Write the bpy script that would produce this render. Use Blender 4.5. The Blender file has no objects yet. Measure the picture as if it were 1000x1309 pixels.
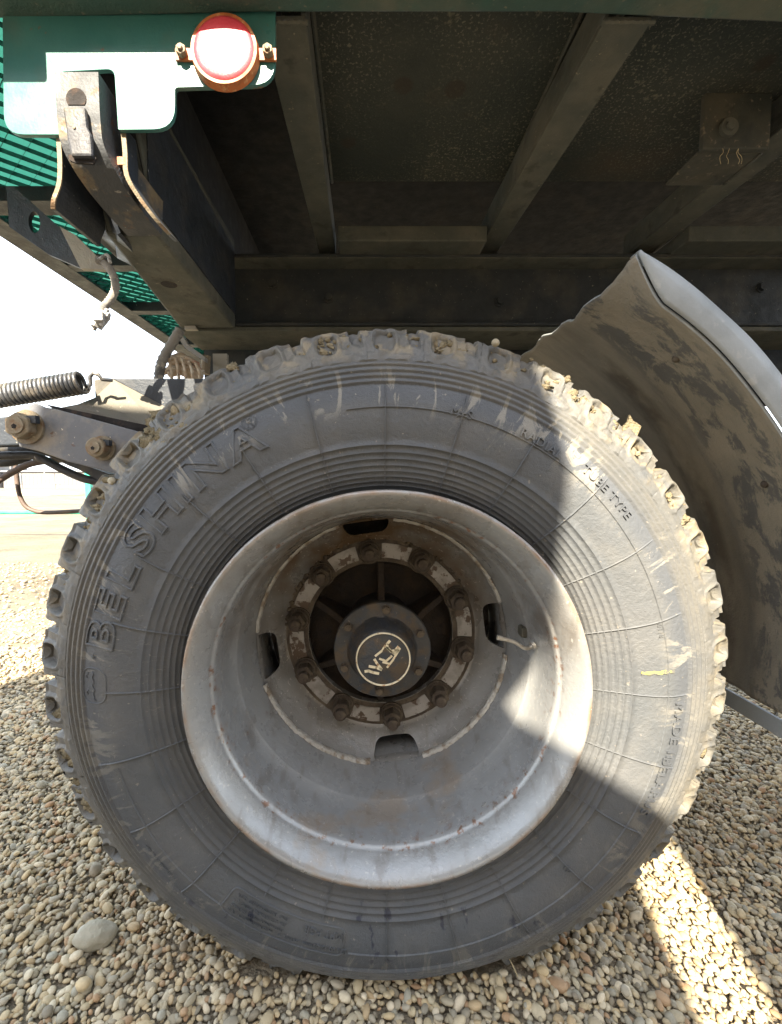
import bpy, bmesh, math, random
import numpy as np
from mathutils import Vector, Matrix, noise

random.seed(7); rng = np.random.default_rng(7)
PI = math.pi
S = bpy.context.scene
COL = S.collection

# ------------------------------------------------------------------ camera
F_PX, PPX, PPY = 560.0, 468.0, 659.8
CX, CY, CZ = -0.0296, -0.6007, 0.7885
PITCH = math.radians(-4.06)
cd = bpy.data.cameras.new('camera'); cam = bpy.data.objects.new('camera', cd); COL.objects.link(cam)
cd.sensor_fit = 'VERTICAL'; cd.sensor_height = 36.0; cd.lens = F_PX / 1309 * 36.0
cd.shift_x = (500 - PPX) / 1309; cd.shift_y = (PPY - 654.5) / 1309
cd.clip_start = 0.02; cd.clip_end = 2000
cam.location = (CX, CY, CZ); cam.rotation_euler = (PI / 2 + PITCH, 0, 0)
S.camera = cam

# ------------------------------------------------------------------ world, sun, exposure
SUN_DIR = Vector((-0.2, -1.0, 0.857)).normalized()
elev = math.asin(SUN_DIR.z); az = math.atan2(SUN_DIR.x, SUN_DIR.y)
w = bpy.data.worlds.new('World'); S.world = w; w.use_nodes = True
nt = w.node_tree; nt.nodes.clear()
sky = nt.nodes.new('ShaderNodeTexSky'); sky.sky_type = 'NISHITA'; sky.sun_disc = False
sky.sun_elevation = elev; sky.sun_rotation = az % (2 * PI)
sky.air_density = 1.0; sky.dust_density = 2.0; sky.ozone_density = 1.0
bg = nt.nodes.new('ShaderNodeBackground'); bg.inputs['Strength'].default_value = 0.075
wo = nt.nodes.new('ShaderNodeOutputWorld')
# thin bright haze over the whole sky, thickest at the horizon
tc = nt.nodes.new('ShaderNodeTexCoord'); sp0 = nt.nodes.new('ShaderNodeSeparateXYZ'); nt.links.new(tc.outputs['Generated'], sp0.inputs[0])
mr0 = nt.nodes.new('ShaderNodeMapRange'); mr0.inputs['From Min'].default_value = 0.0; mr0.inputs['From Max'].default_value = 0.9
mr0.inputs['To Min'].default_value = 0.92; mr0.inputs['To Max'].default_value = 0.45; nt.links.new(sp0.outputs[2], mr0.inputs['Value'])
mx0 = nt.nodes.new('ShaderNodeMix'); mx0.data_type = 'RGBA'; nt.links.new(mr0.outputs[0], mx0.inputs[0]); nt.links.new(sky.outputs[0], mx0.inputs[6])
mx0.inputs[7].default_value = (5.3, 5.75, 6.25, 1)
nt.links.new(mx0.outputs[2], bg.inputs[0]); nt.links.new(bg.outputs[0], wo.inputs[0])
sl = bpy.data.lights.new('sun', 'SUN'); sl.energy = 3.6; sl.angle = math.radians(0.6); sl.color = (1.0, 0.88, 0.69)
so = bpy.data.objects.new('sun', sl); COL.objects.link(so)
so.rotation_euler = (-SUN_DIR).to_track_quat('-Z', 'Y').to_euler(); so.location = (-2, -8, 8)
S.view_settings.view_transform = 'Standard'; S.view_settings.look = 'None'
S.view_settings.exposure = 3.05; S.view_settings.gamma = 1.0; S.view_settings.use_curve_mapping = False
S.render.engine = 'CYCLES'
S.cycles.max_bounces = 8; S.cycles.diffuse_bounces = 5

# ------------------------------------------------------------------ helpers
_c, _s = math.cos(-PITCH), math.sin(-PITCH)
def at(px, py, y):
    """Point at depth y that the photograph shows at (px, py)."""
    a, b = (px - PPX) / F_PX, -(py - PPY) / F_PX
    d = Vector((a, _c + b * _s, -_s + b * _c))
    k = (y - CY) / d.y
    return Vector((CX + d.x * k, y, CZ + d.z * k))

def mesh(name, verts, faces, mats, smooth=False, mi=None):
    me = bpy.data.meshes.new(name)
    me.from_pydata([tuple(v) for v in verts], [], faces)
    for m in (mats if isinstance(mats, (list, tuple)) else [mats]): me.materials.append(m)
    if smooth: me.polygons.foreach_set('use_smooth', [True] * len(me.polygons))
    if mi is not None: me.polygons.foreach_set('material_index', mi)
    me.update(); return me

def obj(name, me, parent=None, loc=(0, 0, 0), rot=(0, 0, 0)):
    o = bpy.data.objects.new(name, me); COL.objects.link(o)
    o.location = loc; o.rotation_euler = rot
    if parent is not None: o.parent = parent
    return o

def base(name, loc, label, cat, group=None):
    o = bpy.data.objects.new(name, None); COL.objects.link(o); o.location = loc
    o.empty_display_size = 0.1
    o['label'] = label; o['category'] = cat
    if group: o['group'] = group
    return o

def root_loc(p):
    v = Vector((0, 0, 0))
    while p is not None: v += p.location; p = p.parent
    return v

class MB:
    """Collects boxes, prisms, tubes, lathes (world coordinates) into one mesh."""
    def __init__(s): s.v = []; s.f = []; s.m = []
    def add(s, v, f, m=0):
        n = len(s.v); s.v += [tuple(p) for p in v]; s.f += [[i + n for i in q] for q in f]; s.m += [m] * len(f); return s
    def box(s, a, b, m=0):
        x0, y0, z0 = a; x1, y1, z1 = b
        v = [(x0,y0,z0),(x1,y0,z0),(x1,y1,z0),(x0,y1,z0),(x0,y0,z1),(x1,y0,z1),(x1,y1,z1),(x0,y1,z1)]
        return s.add(v, [[0,3,2,1],[4,5,6,7],[0,1,5,4],[1,2,6,5],[2,3,7,6],[3,0,4,7]], m)
    def prism(s, pts, vec, m=0):
        """closed polygon pts (3-D) extruded by vec"""
        n = len(pts); vec = Vector(vec); a = [Vector(p) for p in pts]; b = [p + vec for p in a]
        nrm = Vector((0, 0, 0))
        for i in range(n): nrm += a[i].cross(a[(i + 1) % n])
        f0 = list(range(n)); f1 = list(range(n, 2 * n))
        if nrm.dot(vec) > 0: f0 = f0[::-1]; sd = [[i, (i+1) % n, n + (i+1) % n, n + i] for i in range(n)]
        else: f1 = f1[::-1]; sd = [[(i+1) % n, i, n + i, n + (i+1) % n] for i in range(n)]
        return s.add(a + b, [f0, f1] + sd, m)
    def tube(s, pts, r, seg=10, m=0, smooth_n=0, caps=True, rf=None):
        P = [Vector(p) for p in pts]
        if smooth_n: P = catmull(P, smooth_n)
        v = []; n = len(P); t0 = (P[1] - P[0]).normalized()
        up = Vector((0, 0, 1)) if abs(t0.z) < .9 else Vector((1, 0, 0))
        u = (up - t0 * up.dot(t0)).normalized()
        for i, p in enumerate(P):
            t = ((P[min(i+1, n-1)] - P[max(i-1, 0)])).normalized()
            u = (u - t * u.dot(t)).normalized(); q = t.cross(u)
            rr = r if rf is None else rf(i / (n - 1))
            for k in range(seg):
                a = 2 * PI * k / seg; v.append(p + (u * math.cos(a) + q * math.sin(a)) * rr)
        f = [[i*seg + k, i*seg + (k+1) % seg, (i+1)*seg + (k+1) % seg, (i+1)*seg + k] for i in range(n-1) for k in range(seg)]
        if caps: f += [list(range(seg))[::-1], [(n-1)*seg + k for k in range(seg)]]
        return s.add(v, f, m)
    def cyl(s, a, b, r, seg=16, m=0, r2=None):
        return s.tube([a, b], r, seg, m, rf=(None if r2 is None else (lambda t: r + (r2 - r) * t)))
    def build(s, name, mats, parent=None, smooth=False, bevel=0, loc=None, auto=None):
        L = root_loc(parent)
        me = mesh(name, [Vector(v) - L for v in s.v], s.f, mats, smooth, s.m)
        if auto is not None:
            me.polygons.foreach_set('use_smooth', [True] * len(me.polygons))
            me.set_sharp_from_angle(angle=math.radians(auto))
        o = obj(name, me, parent)
        if bevel:
            b = o.modifiers.new('bevel', 'BEVEL'); b.width = bevel; b.segments = 2; b.limit_method = 'ANGLE'; b.angle_limit = math.radians(40)
        return o

def catmull(P, k):
    out = []
    n = len(P)
    for i in range(n - 1):
        p0, p1, p2, p3 = P[max(i-1, 0)], P[i], P[i+1], P[min(i+2, n-1)]
        for j in range(k):
            t = j / k
            out.append(.5 * ((2*p1) + (p2 - p0) * t + (2*p0 - 5*p1 + 4*p2 - p3) * t*t + (3*p1 - p0 - 3*p2 + p3) * t**3))
    out.append(P[-1]); return out

def roundpoly(pts, rad, n=5):
    """round the corners of a closed 2-D polygon; rad: number or list"""
    out = []; N = len(pts)
    for i in range(N):
        r = rad[i] if isinstance(rad, (list, tuple)) else rad
        p = Vector(pts[i]); a = Vector(pts[i-1]) - p; b = Vector(pts[(i+1) % N]) - p
        if r <= 0: out.append(tuple(p)); continue
        a.normalize(); b.normalize()
        q0, q1 = p + a * r, p + b * r
        for k in range(n + 1):
            t = k / n; out.append(tuple((1-t)**2 * q0 + 2*t*(1-t) * p + t*t * q1))
    return out

# ------------------------------------------------------------------ materials
def newmat(name):
    m = bpy.data.materials.new(name); m.use_nodes = True
    t = m.node_tree; b = t.nodes['Principled BSDF']; return m, t, b
def N(t, kind, **kw):
    n = t.nodes.new(kind)
    for k, v in kw.items():
        if k in n.inputs: n.inputs[k].default_value = v
        else: setattr(n, k, v)
    return n
def noise_fac(t, vec, scale, lo, hi, detail=6, rough=.6, dist=0.0):
    n = N(t, 'ShaderNodeTexNoise'); n.inputs['Scale'].default_value = scale; n.inputs['Detail'].default_value = detail
    n.inputs['Roughness'].default_value = rough; n.inputs['Distortion'].default_value = dist
    t.links.new(vec, n.inputs['Vector'])
    r = N(t, 'ShaderNodeMapRange'); r.inputs['From Min'].default_value = lo; r.inputs['From Max'].default_value = hi
    t.links.new(n.outputs[0], r.inputs['Value']); return r.outputs[0]
def mix(t, fac, a, b):
    m = N(t, 'ShaderNodeMix'); m.data_type = 'RGBA'
    if isinstance(fac, (int, float)): m.inputs[0].default_value = fac
    else: t.links.new(fac, m.inputs[0])
    for s, i in ((a, 6), (b, 7)):
        if isinstance(s, tuple): m.inputs[i].default_value = (*s, 1)
        else: t.links.new(s, m.inputs[i])
    return m.outputs[2]
def mth(t, op, a, b=None, clamp=False):
    m = N(t, 'ShaderNodeMath'); m.operation = op; m.use_clamp = clamp
    for i, s in enumerate((a, b)):
        if s is None: continue
        if isinstance(s, (int, float)): m.inputs[i].default_value = s
        else: t.links.new(s, m.inputs[i])
    return m.outputs[0]
def ramp01(t, v, lo, hi, a=0.0, b=1.0, smooth=True):
    r = N(t, 'ShaderNodeMapRange'); r.inputs['From Min'].default_value = lo; r.inputs['From Max'].default_value = hi
    r.inputs['To Min'].default_value = a; r.inputs['To Max'].default_value = b
    if smooth: r.interpolation_type = 'SMOOTHSTEP'
    t.links.new(v, r.inputs['Value']); return r.outputs[0]
def coords(t, loc=(0, 0, 0), scale=(1, 1, 1)):
    c = N(t, 'ShaderNodeTexCoord'); m = N(t, 'ShaderNodeMapping'); m.inputs['Location'].default_value = loc; m.inputs['Scale'].default_value = scale
    t.links.new(c.outputs['Object'], m.inputs['Vector']); return m.outputs[0]
def bump(t, b, vec, items, dist=.002):
    """items: (scale, weight)"""
    tot = None
    for sc, wt in items:
        n = N(t, 'ShaderNodeTexNoise'); n.inputs['Scale'].default_value = sc; n.inputs['Detail'].default_value = 5
        t.links.new(vec, n.inputs['Vector']); v = mth(t, 'MULTIPLY', n.outputs[0], wt)
        tot = v if tot is None else mth(t, 'ADD', tot, v)
    bm_ = N(t, 'ShaderNodeBump'); bm_.inputs['Distance'].default_value = dist; bm_.inputs['Strength'].default_value = 1.0
    t.links.new(tot, bm_.inputs['Height']); t.links.new(bm_.outputs[0], b.inputs['Normal'])
def grimy(name, c1, layers=(), rough=.7, metal=0.0, bumps=((60, 1), (300, .4)), dist=.0015, scale=(1, 1, 1), spec=.4, rvar=.15):
    """base colour c1 under layers of (colour, noise scale, lo, hi, strength)"""
    m, t, b = newmat(name); vec = coords(t, scale=scale)
    col = c1; N0 = 0
    for i, L in enumerate(layers):
        c, sc, lo, hi = L[:4]; st = L[4] if len(L) > 4 else 1.0
        off = N(t, 'ShaderNodeVectorMath'); off.operation = 'ADD'; off.inputs[1].default_value = (i * 3.7, i * 1.3, i * 5.1)
        t.links.new(vec, off.inputs[0])
        f = noise_fac(t, off.outputs[0], sc, lo, hi); 
        if st != 1.0: f = mth(t, 'MULTIPLY', f, st)
        col = mix(t, f, col, c)
    if isinstance(col, tuple): b.inputs['Base Color'].default_value = (*col, 1)
    else: t.links.new(col, b.inputs['Base Color'])
    b.inputs['Metallic'].default_value = metal; b.inputs['Specular IOR Level'].default_value = spec
    rf = noise_fac(t, vec, 25, .3, .7); rr = N(t, 'ShaderNodeMapRange'); rr.inputs['To Min'].default_value = max(rough - rvar, .05); rr.inputs['To Max'].default_value = min(rough + rvar, 1)
    t.links.new(rf, rr.inputs['Value']); t.links.new(rr.outputs[0], b.inputs['Roughness'])
    if bumps: bump(t, b, vec, bumps, dist)
    return m

M = {}
DUST = (.20, .155, .105); MUD = (.24, .19, .125)
M['chassis'] = grimy('chassis_paint', (.028, .033, .030), [((.075, .068, .050), 7, .42, .62, .85), ((.17, .14, .10), 90, .60, .68, .8), ((.012, .013, .014), 14, .60, .68, .6)], rough=.75)
M['beam'] = grimy('dusty_beam', (.060, .065, .056), [((.098, .096, .078), 9, .45, .65), ((.040, .040, .034), 22, .56, .66, .8), ((.24, .20, .15), 150, .66, .72, .8)], rough=.85)
M['shade_dark'] = grimy('shade_black', (.007, .008, .010), [((.018, .016, .014), 9, .5, .7)], rough=.9)  # near-black for parts that imitate deep shade
M['web'] = grimy('black_web', (.016, .020, .023), [((.045, .043, .036), 12, .48, .68, .8), ((.20, .18, .14), 160, .67, .72, .9)], rough=.7)
def floor_mat():
    m, t, b = newmat('floor_underside'); vec = coords(t)
    col = mix(t, noise_fac(t, vec, 5, .42, .60), (.022, .029, .025), (.038, .042, .034))
    brown = noise_fac(t, vec, 3.1, .50, .66, detail=8)
    col = mix(t, mth(t, 'MULTIPLY', brown, .7), col, (.072, .052, .032))
    gate = noise_fac(t, vec, 2.6, .36, .58, detail=3)
    sp1 = noise_fac(t, vec, 210, .56, .66, detail=3); sp2 = noise_fac(t, vec, 85, .60, .70, detail=6)
    col = mix(t, mth(t, 'MULTIPLY', mth(t, 'MULTIPLY', sp1, gate), .8), col, (.19, .18, .13))
    col = mix(t, mth(t, 'MULTIPLY', mth(t, 'MULTIPLY', sp2, gate), .85), col, (.16, .15, .10))
    vo = N(t, 'ShaderNodeTexVoronoi'); vo.inputs['Scale'].default_value = 7.5; t.links.new(vec, vo.inputs['Vector'])
    spot = mth(t, 'MULTIPLY', ramp01(t, vo.outputs['Distance'], .17, .12), noise_fac(t, vec, 1.9, .55, .58))
    col = mix(t, mth(t, 'MULTIPLY', spot, .7), col, (.030, .022, .014))
    t.links.new(col, b.inputs['Base Color']); b.inputs['Roughness'].default_value = .8
    bump(t, b, vec, ((22, 1), (120, .7), (400, .4)), .003)
    return m
M['floor_plate'] = floor_mat()
M['green'] = grimy('green_paint', (.032, .130, .125), [((.052, .165, .15), 9, .40, .65), ((.02, .05, .045), 130, .70, .73, .9), ((.15, .085, .04), 38, .645, .685, .85), ((.10, .11, .09), 11, .52, .70, .45)], rough=.42, bumps=((30, .6), (250, .3)), dist=.0006)
M['rail_green'] = grimy('dull_green_rail', (.038, .075, .066), [((.10, .105, .082), 6, .42, .62, .9), ((.17, .15, .11), 120, .62, .70, .7), ((.03, .09, .075), 14, .55, .66, .6)], rough=.7)
M['tarp'], t_, b_ = newmat('green_sheet')
t_.nodes.remove(b_)
tr = N(t_, 'ShaderNodeBsdfTranslucent'); tr.inputs[0].default_value = (.20, .48, .43, 1)
di = N(t_, 'ShaderNodeBsdfDiffuse'); di.inputs[0].default_value = (.18, .44, .39, 1)
mx = N(t_, 'ShaderNodeMixShader'); mx.inputs[0].default_value = .5
t_.links.new(tr.outputs[0], mx.inputs[1]); t_.links.new(di.outputs[0], mx.inputs[2]); t_.links.new(mx.outputs[0], t_.nodes['Material Output'].inputs[0])
M['mesh_green'] = grimy('mesh_paint', (.018, .075, .065), [((.03, .13, .11), 60, .45, .6), ((.12, .11, .08), 150, .62, .7, .6)], rough=.5)
M['dark_steel'] = grimy('dark_blue_steel', (.018, .024, .034), [((.055, .052, .048), 12, .52, .72, .6), ((.30, .28, .24), 120, .68, .72, .8)], rough=.55, spec=.5)
M['hinge'] = grimy('worn_hinge_paint', (.050, .054, .060), [((.20, .15, .085), 16, .52, .60, .7), ((.10, .045, .02), 60, .62, .68, .8), ((.36, .34, .30), 70, .66, .71, .7)], rough=.6, metal=.1)
M['tongue'] = grimy('tongue_steel', (.036, .038, .046), [((.075, .065, .045), 30, .52, .62, .7), ((.016, .016, .018), 60, .55, .65, .8)], rough=.6)
M['lever'] = grimy('blue_grey_steel', (.115, .12, .135), [((.30, .26, .20), 8, .46, .62, .7), ((.10, .05, .03), 40, .66, .71, .8), ((.50, .46, .38), 140, .67, .71, .9)], rough=.55)
M['pale_steel'] = grimy('dusty_grey_steel', (.30, .285, .25), [((.17, .17, .175), 9, .48, .62, .7), ((.52, .48, .40), 120, .65, .71, .9), ((.10, .07, .05), 50, .68, .73, .8)], rough=.7)
M['dust_steel'] = grimy('dusty_shelf', (.135, .125, .105), [((.085, .085, .088), 9, .48, .62, .7), ((.28, .26, .21), 120, .65, .71, .9)], rough=.8)
M['rust'] = grimy('rusty_brown', (.055, .043, .034), [((.115, .095, .070), 30, .42, .62, .9), ((.03, .022, .018), 55, .55, .65, .7)], rough=.85, bumps=((120, 1), (500, .5)), dist=.002)
M['nut_tan'] = grimy('tan_rusty_nut', (.20, .165, .115), [((.16, .09, .045), 45, .50, .62, .8), ((.42, .36, .26), 90, .60, .70, .7)], rough=.75, bumps=((150, 1), (600, .5)), dist=.0015)
M['spring'] = grimy('spring_steel', (.10, .105, .115), [((.26, .23, .19), 40, .48, .62, .6), ((.04, .04, .045), 70, .58, .68, .7)], rough=.38, metal=.6)
M['hose'] = grimy('black_hose', (.016, .016, .018), [((.10, .085, .065), 25, .52, .70, .6)], rough=.6)
M['hose_dusty'] = grimy('dusty_hose', (.20, .19, .175), [((.09, .09, .09), 30, .48, .60, .8), ((.42, .39, .33), 60, .58, .68, .7)], rough=.8)
M['hose_brown'] = grimy('brown_pipe', (.085, .060, .050), [((.16, .12, .09), 25, .50, .66, .7)], rough=.6)
M['cloth'] = grimy('straw_bundle', (.42, .33, .24), [((.55, .50, .42), 60, .45, .6), ((.30, .13, .08), 30, .56, .64, .8), ((.10, .08, .07), 90, .60, .66, .8)], rough=.95)
M['fence'] = grimy('fence_green', (.03, .28, .19), [((.05, .36, .26), 9, .4, .6)], rough=.5)
M['plug'] = grimy('grey_plug', (.36, .36, .36), [((.12, .12, .12), 60, .52, .58, .9), ((.55, .53, .48), 120, .6, .68, .7)], rough=.6)
M['shade_board'] = grimy('shade_timber', (.38, .27, .16), [((.26, .18, .10), 4, .45, .6, .8)], rough=.8, scale=(1, 1, 6))
M['stone'] = grimy('pale_stone', (.30, .27, .20), [((.21, .185, .13), 10, .46, .62, .8), ((.46, .44, .38), 60, .58, .68, .6)], rough=.85, bumps=((25, 1), (120, .5)), dist=.004)
M['building'] = grimy('far_wall', (.20, .19, .18), [((.15, .14, .14), .3, .4, .6)], rough=.9, bumps=None)
M['far_glass'] = grimy('far_window', (.12, .13, .14), rough=.3, bumps=None)
M['far_mast'] = grimy('far_mast', (.30, .30, .30), rough=.6, bumps=None)
M['straw'] = grimy('dry_straw', (.38, .31, .18), rough=.9, bumps=None)
M['mudlump'] = grimy('dried_mud', (.17, .145, .095), [((.25, .21, .14), 60, .45, .65), ((.12, .095, .06), 110, .55, .66, .8)], rough=1.0, bumps=((90, 1), (350, .8)), dist=.005, spec=.1)
M['orange'] = grimy('orange_housing', (.42, .13, .04), [((.20, .07, .03), 60, .5, .62, .8), ((.55, .33, .16), 90, .58, .66, .7)], rough=.55)
M['lens'] = grimy('red_lens', (.62, .05, .07), [((.50, .10, .09), 60, .56, .66, .5)], rough=.5, spec=1.0, bumps=((400, .4),), dist=.0008)
M['whitepaint'] = grimy('chipped_white_paint', (.30, .29, .28), [((.20, .19, .18), 30, .45, .6), ((.075, .050, .034), 34, .53, .57, 1.0), ((.05, .045, .04), 170, .66, .68, .9)], rough=.55, bumps=((90, 1), (400, .4)), dist=.001)
M['hubdark'] = grimy('hub_casting', (.026, .020, .016), [((.055, .038, .026), 25, .48, .62, .8), ((.015, .013, .013), 40, .56, .66, .8)], rough=.7, bumps=((90, 1), (300, .6)), dist=.003)
M['cap'] = grimy('hub_cap_steel', (.050, .053, .058), [((.085, .066, .048), 28, .47, .60, .9), ((.040, .050, .068), 55, .52, .62, .7), ((.25, .21, .16), 110, .64, .70, .7)], rough=.48, metal=.35, bumps=((80, 1), (350, .5)), dist=.0015)
M['emblem'] = grimy('worn_emblem', (.70, .64, .48), [((.40, .20, .08), 120, .58, .64, .8)], rough=.45, metal=.3, bumps=None)
M['whitetube'] = grimy('valve_tube', (.40, .38, .34), [((.20, .16, .12), 80, .5, .62, .7)], rough=.45, metal=.4)

# tyre rubber: dust and scuffs lie in rings round the axle
def tyre_mat():
    m, t, b = newmat('tyre_rubber'); vec = coords(t, loc=(0, 0, -0.49))
    sp = N(t, 'ShaderNodeSeparateXYZ'); t.links.new(vec, sp.inputs[0])
    cb = N(t, 'ShaderNodeCombineXYZ'); t.links.new(sp.outputs[0], cb.inputs[0]); t.links.new(sp.outputs[2], cb.inputs[2])
    ln = N(t, 'ShaderNodeVectorMath'); ln.operation = 'LENGTH'; t.links.new(cb.outputs[0], ln.inputs[0]); r = ln.outputs['Value']
    ang = mth(t, 'ARCTAN2', sp.outputs[2], sp.outputs[0])
    pol = N(t, 'ShaderNodeCombineXYZ'); t.links.new(mth(t, 'MULTIPLY', ang, .42), pol.inputs[0]); t.links.new(r, pol.inputs[1])
    mp = N(t, 'ShaderNodeMapping'); mp.inputs['Scale'].default_value = (1.5, .8, 1); t.links.new(pol.outputs[0], mp.inputs['Vector'])
    col = mix(t, noise_fac(t, vec, 6, .40, .65), (.064, .070, .077), (.080, .083, .087))
    col = mix(t, mth(t, 'MULTIPLY', noise_fac(t, vec, 18, .48, .70), .5), col, (.105, .105, .102))
    # bluish, slightly darker zone under the shoulder
    zone = mth(t, 'MULTIPLY', ramp01(t, r, .405, .425), ramp01(t, r, .452, .440))
    col = mix(t, mth(t, 'MULTIPLY', zone, .75), col, (.058, .064, .074))
    col = mix(t, ramp01(t, r, .318, .296, 0, .75), col, (.020, .021, .022))  # darkened at the bead: the flange's shade put into the colour
    # radial scuffs and dried splashes
    sc = N(t, 'ShaderNodeMapping'); sc.inputs['Scale'].default_value = (3.0, 1.0, 1); t.links.new(pol.outputs[0], sc.inputs['Vector'])
    scf = noise_fac(t, sc.outputs[0], 8, .545, .585, detail=8, rough=.65, dist=1.6)
    zone2 = mth(t, 'MULTIPLY', ramp01(t, r, .385, .425), ramp01(t, r, .475, .44, 0, 1))
    col = mix(t, mth(t, 'MULTIPLY', mth(t, 'MULTIPLY', scf, zone2), ramp01(t, sp.outputs[2], -.2, .35, .4, .85)), col, (.20, .19, .165))
    # thin scratches
    vo = N(t, 'ShaderNodeTexNoise'); vo.inputs['Scale'].default_value = 13; vo.inputs['Detail'].default_value = 2; vo.inputs['Distortion'].default_value = 2.5
    sc2 = N(t, 'ShaderNodeMapping'); sc2.inputs['Scale'].default_value = (2.2, .7, 1); sc2.inputs['Location'].default_value = (3, 1, 0); t.links.new(pol.outputs[0], sc2.inputs['Vector']); t.links.new(sc2.outputs[0], vo.inputs['Vector'])
    line = ramp01(t, mth(t, 'ABSOLUTE', mth(t, 'SUBTRACT', vo.outputs[0], .5)), .006, .0, 0, 1)
    gate = noise_fac(t, vec, 7, .54, .62)
    col = mix(t, mth(t, 'MULTIPLY', mth(t, 'MULTIPLY', line, gate), .5), col, (.24, .23, .20))
    # pale specks
    col = mix(t, mth(t, 'MULTIPLY', noise_fac(t, vec, 120, .70, .73, detail=2), .6), col, (.22, .20, .17))
    # dark oily splashes low on the wall
    oil = mth(t, 'MULTIPLY', noise_fac(t, mp.outputs[0], 26, .60, .64), ramp01(t, sp.outputs[2], -.30, -.34))
    col = mix(t, mth(t, 'MULTIPLY', oil, .8), col, (.012, .014, .03))
    # mud towards the shoulder
    mudf = mth(t, 'MULTIPLY', ramp01(t, r, .445, .500), noise_fac(t, vec, 14, .30, .62))
    col = mix(t, mth(t, 'MULTIPLY', mudf, .78), col, (.120, .112, .092))
    rs = mth(t, 'MULTIPLY', ramp01(t, r, .436, .444), ramp01(t, r, .478, .470))
    col = mix(t, mth(t, 'MULTIPLY', mth(t, 'MULTIPLY', rs, noise_fac(t, vec, 9, .35, .62)), .6), col, (.105, .100, .088))
    mud2 = mth(t, 'MULTIPLY', ramp01(t, r, .470, .500), noise_fac(t, vec, 26, .50, .58))
    top = ramp01(t, sp.outputs[2], -.1, .4, .35, 1)
    col = mix(t, mth(t, 'MULTIPLY', mth(t, 'MULTIPLY', mud2, top), .9), col, (.190, .160, .110))
    t.links.new(col, b.inputs['Base Color'])
    rg = noise_fac(t, vec, 11, .3, .7); rr = ramp01(t, rg, 0, 1, .50, .72); t.links.new(rr, b.inputs['Roughness'])
    b.inputs['Specular IOR Level'].default_value = .45
    bump(t, b, vec, ((45, .7), (180, .5), (700, .4)), .0018)
    return m
M['tyre'] = tyre_mat()

def rim_mat(name, grey, brown_amt, edge=False):
    m, t, b = newmat(name); vec = coords(t, loc=(0, 0, -0.49))
    sp = N(t, 'ShaderNodeSeparateXYZ'); t.links.new(vec, sp.inputs[0])
    col = mix(t, noise_fac(t, vec, 5, .38, .62), grey, tuple(c * .80 for c in grey))
    # brown tint in patches, stronger towards the top
    brown_f = mth(t, 'MULTIPLY', noise_fac(t, vec, 7, .40, .64), brown_amt)
    upd = ramp01(t, sp.outputs[2], -.05, .20, .15, 1.9)
    col = mix(t, mth(t, 'MULTIPLY', brown_f, upd, True), col, (.125, .085, .050))
    rustf = noise_fac(t, vec, 38, .655, .69, detail=9, rough=.75)
    col = mix(t, mth(t, 'MULTIPLY', rustf, .85), col, (.17, .085, .045))
    col = mix(t, mth(t, 'MULTIPLY', noise_fac(t, vec, 75, .68, .71), .8), col, (.045, .038, .034))
    if edge:
        cb = N(t, 'ShaderNodeCombineXYZ'); t.links.new(sp.outputs[0], cb.inputs[0]); t.links.new(sp.outputs[2], cb.inputs[2])
        ln = N(t, 'ShaderNodeVectorMath'); ln.operation = 'LENGTH'; t.links.new(cb.outputs[0], ln.inputs[0]); r = ln.outputs['Value']
        e = mth(t, 'MULTIPLY', ramp01(t, r, .2835, .2885), noise_fac(t, vec, 18, .40, .62))
        col = mix(t, ramp01(t, r, .258, .2615, 0, .5), col, (.27, .275, .27))
        col = mix(t, mth(t, 'MULTIPLY', e, .75), col, (.23, .135, .075))
        e2 = mth(t, 'MULTIPLY', mth(t, 'MULTIPLY', ramp01(t, r, .2575, .2605), ramp01(t, r, .2665, .2635)), noise_fac(t, vec, 90, .56, .63))
        col = mix(t, e2, col, (.16, .085, .05))
    blot = mth(t, 'MULTIPLY', noise_fac(t, vec, 5.5, .60, .66), ramp01(t, sp.outputs[2], .0, -.10))
    col = mix(t, mth(t, 'MULTIPLY', blot, .45), col, (.27, .20, .13))
    dr = N(t, 'ShaderNodeMapping'); dr.inputs['Scale'].default_value = (9, 3, .8); t.links.new(vec, dr.inputs['Vector'])
    col = mix(t, mth(t, 'MULTIPLY', noise_fac(t, dr.outputs[0], 5, .56, .66), .35), col, (.10, .075, .05))
    col = mix(t, mth(t, 'MULTIPLY', noise_fac(t, vec, 150, .66, .69, detail=2), .7), col, (.42, .41, .38))
    t.links.new(col, b.inputs['Base Color'])
    b.inputs['Metallic'].default_value = .22
    t.links.new(ramp01(t, noise_fac(t, vec, 16, .3, .7), 0, 1, .20, .38), b.inputs['Roughness'])
    bump(t, b, vec, ((30, .6), (120, .4), (500, .25)), .0009)
    return m
M['rim'] = rim_mat('rim_paint', (.31, .32, .325), .50, True)
M['disc'] = rim_mat('disc_paint', (.22, .22, .215), .85)
M['weld'] = grimy('weld_paint', (.42, .41, .38), [((.20, .15, .10), 45, .50, .60, .8)], rough=.5, metal=.2, bumps=((220, 1), (600, .5)), dist=.003)

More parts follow.
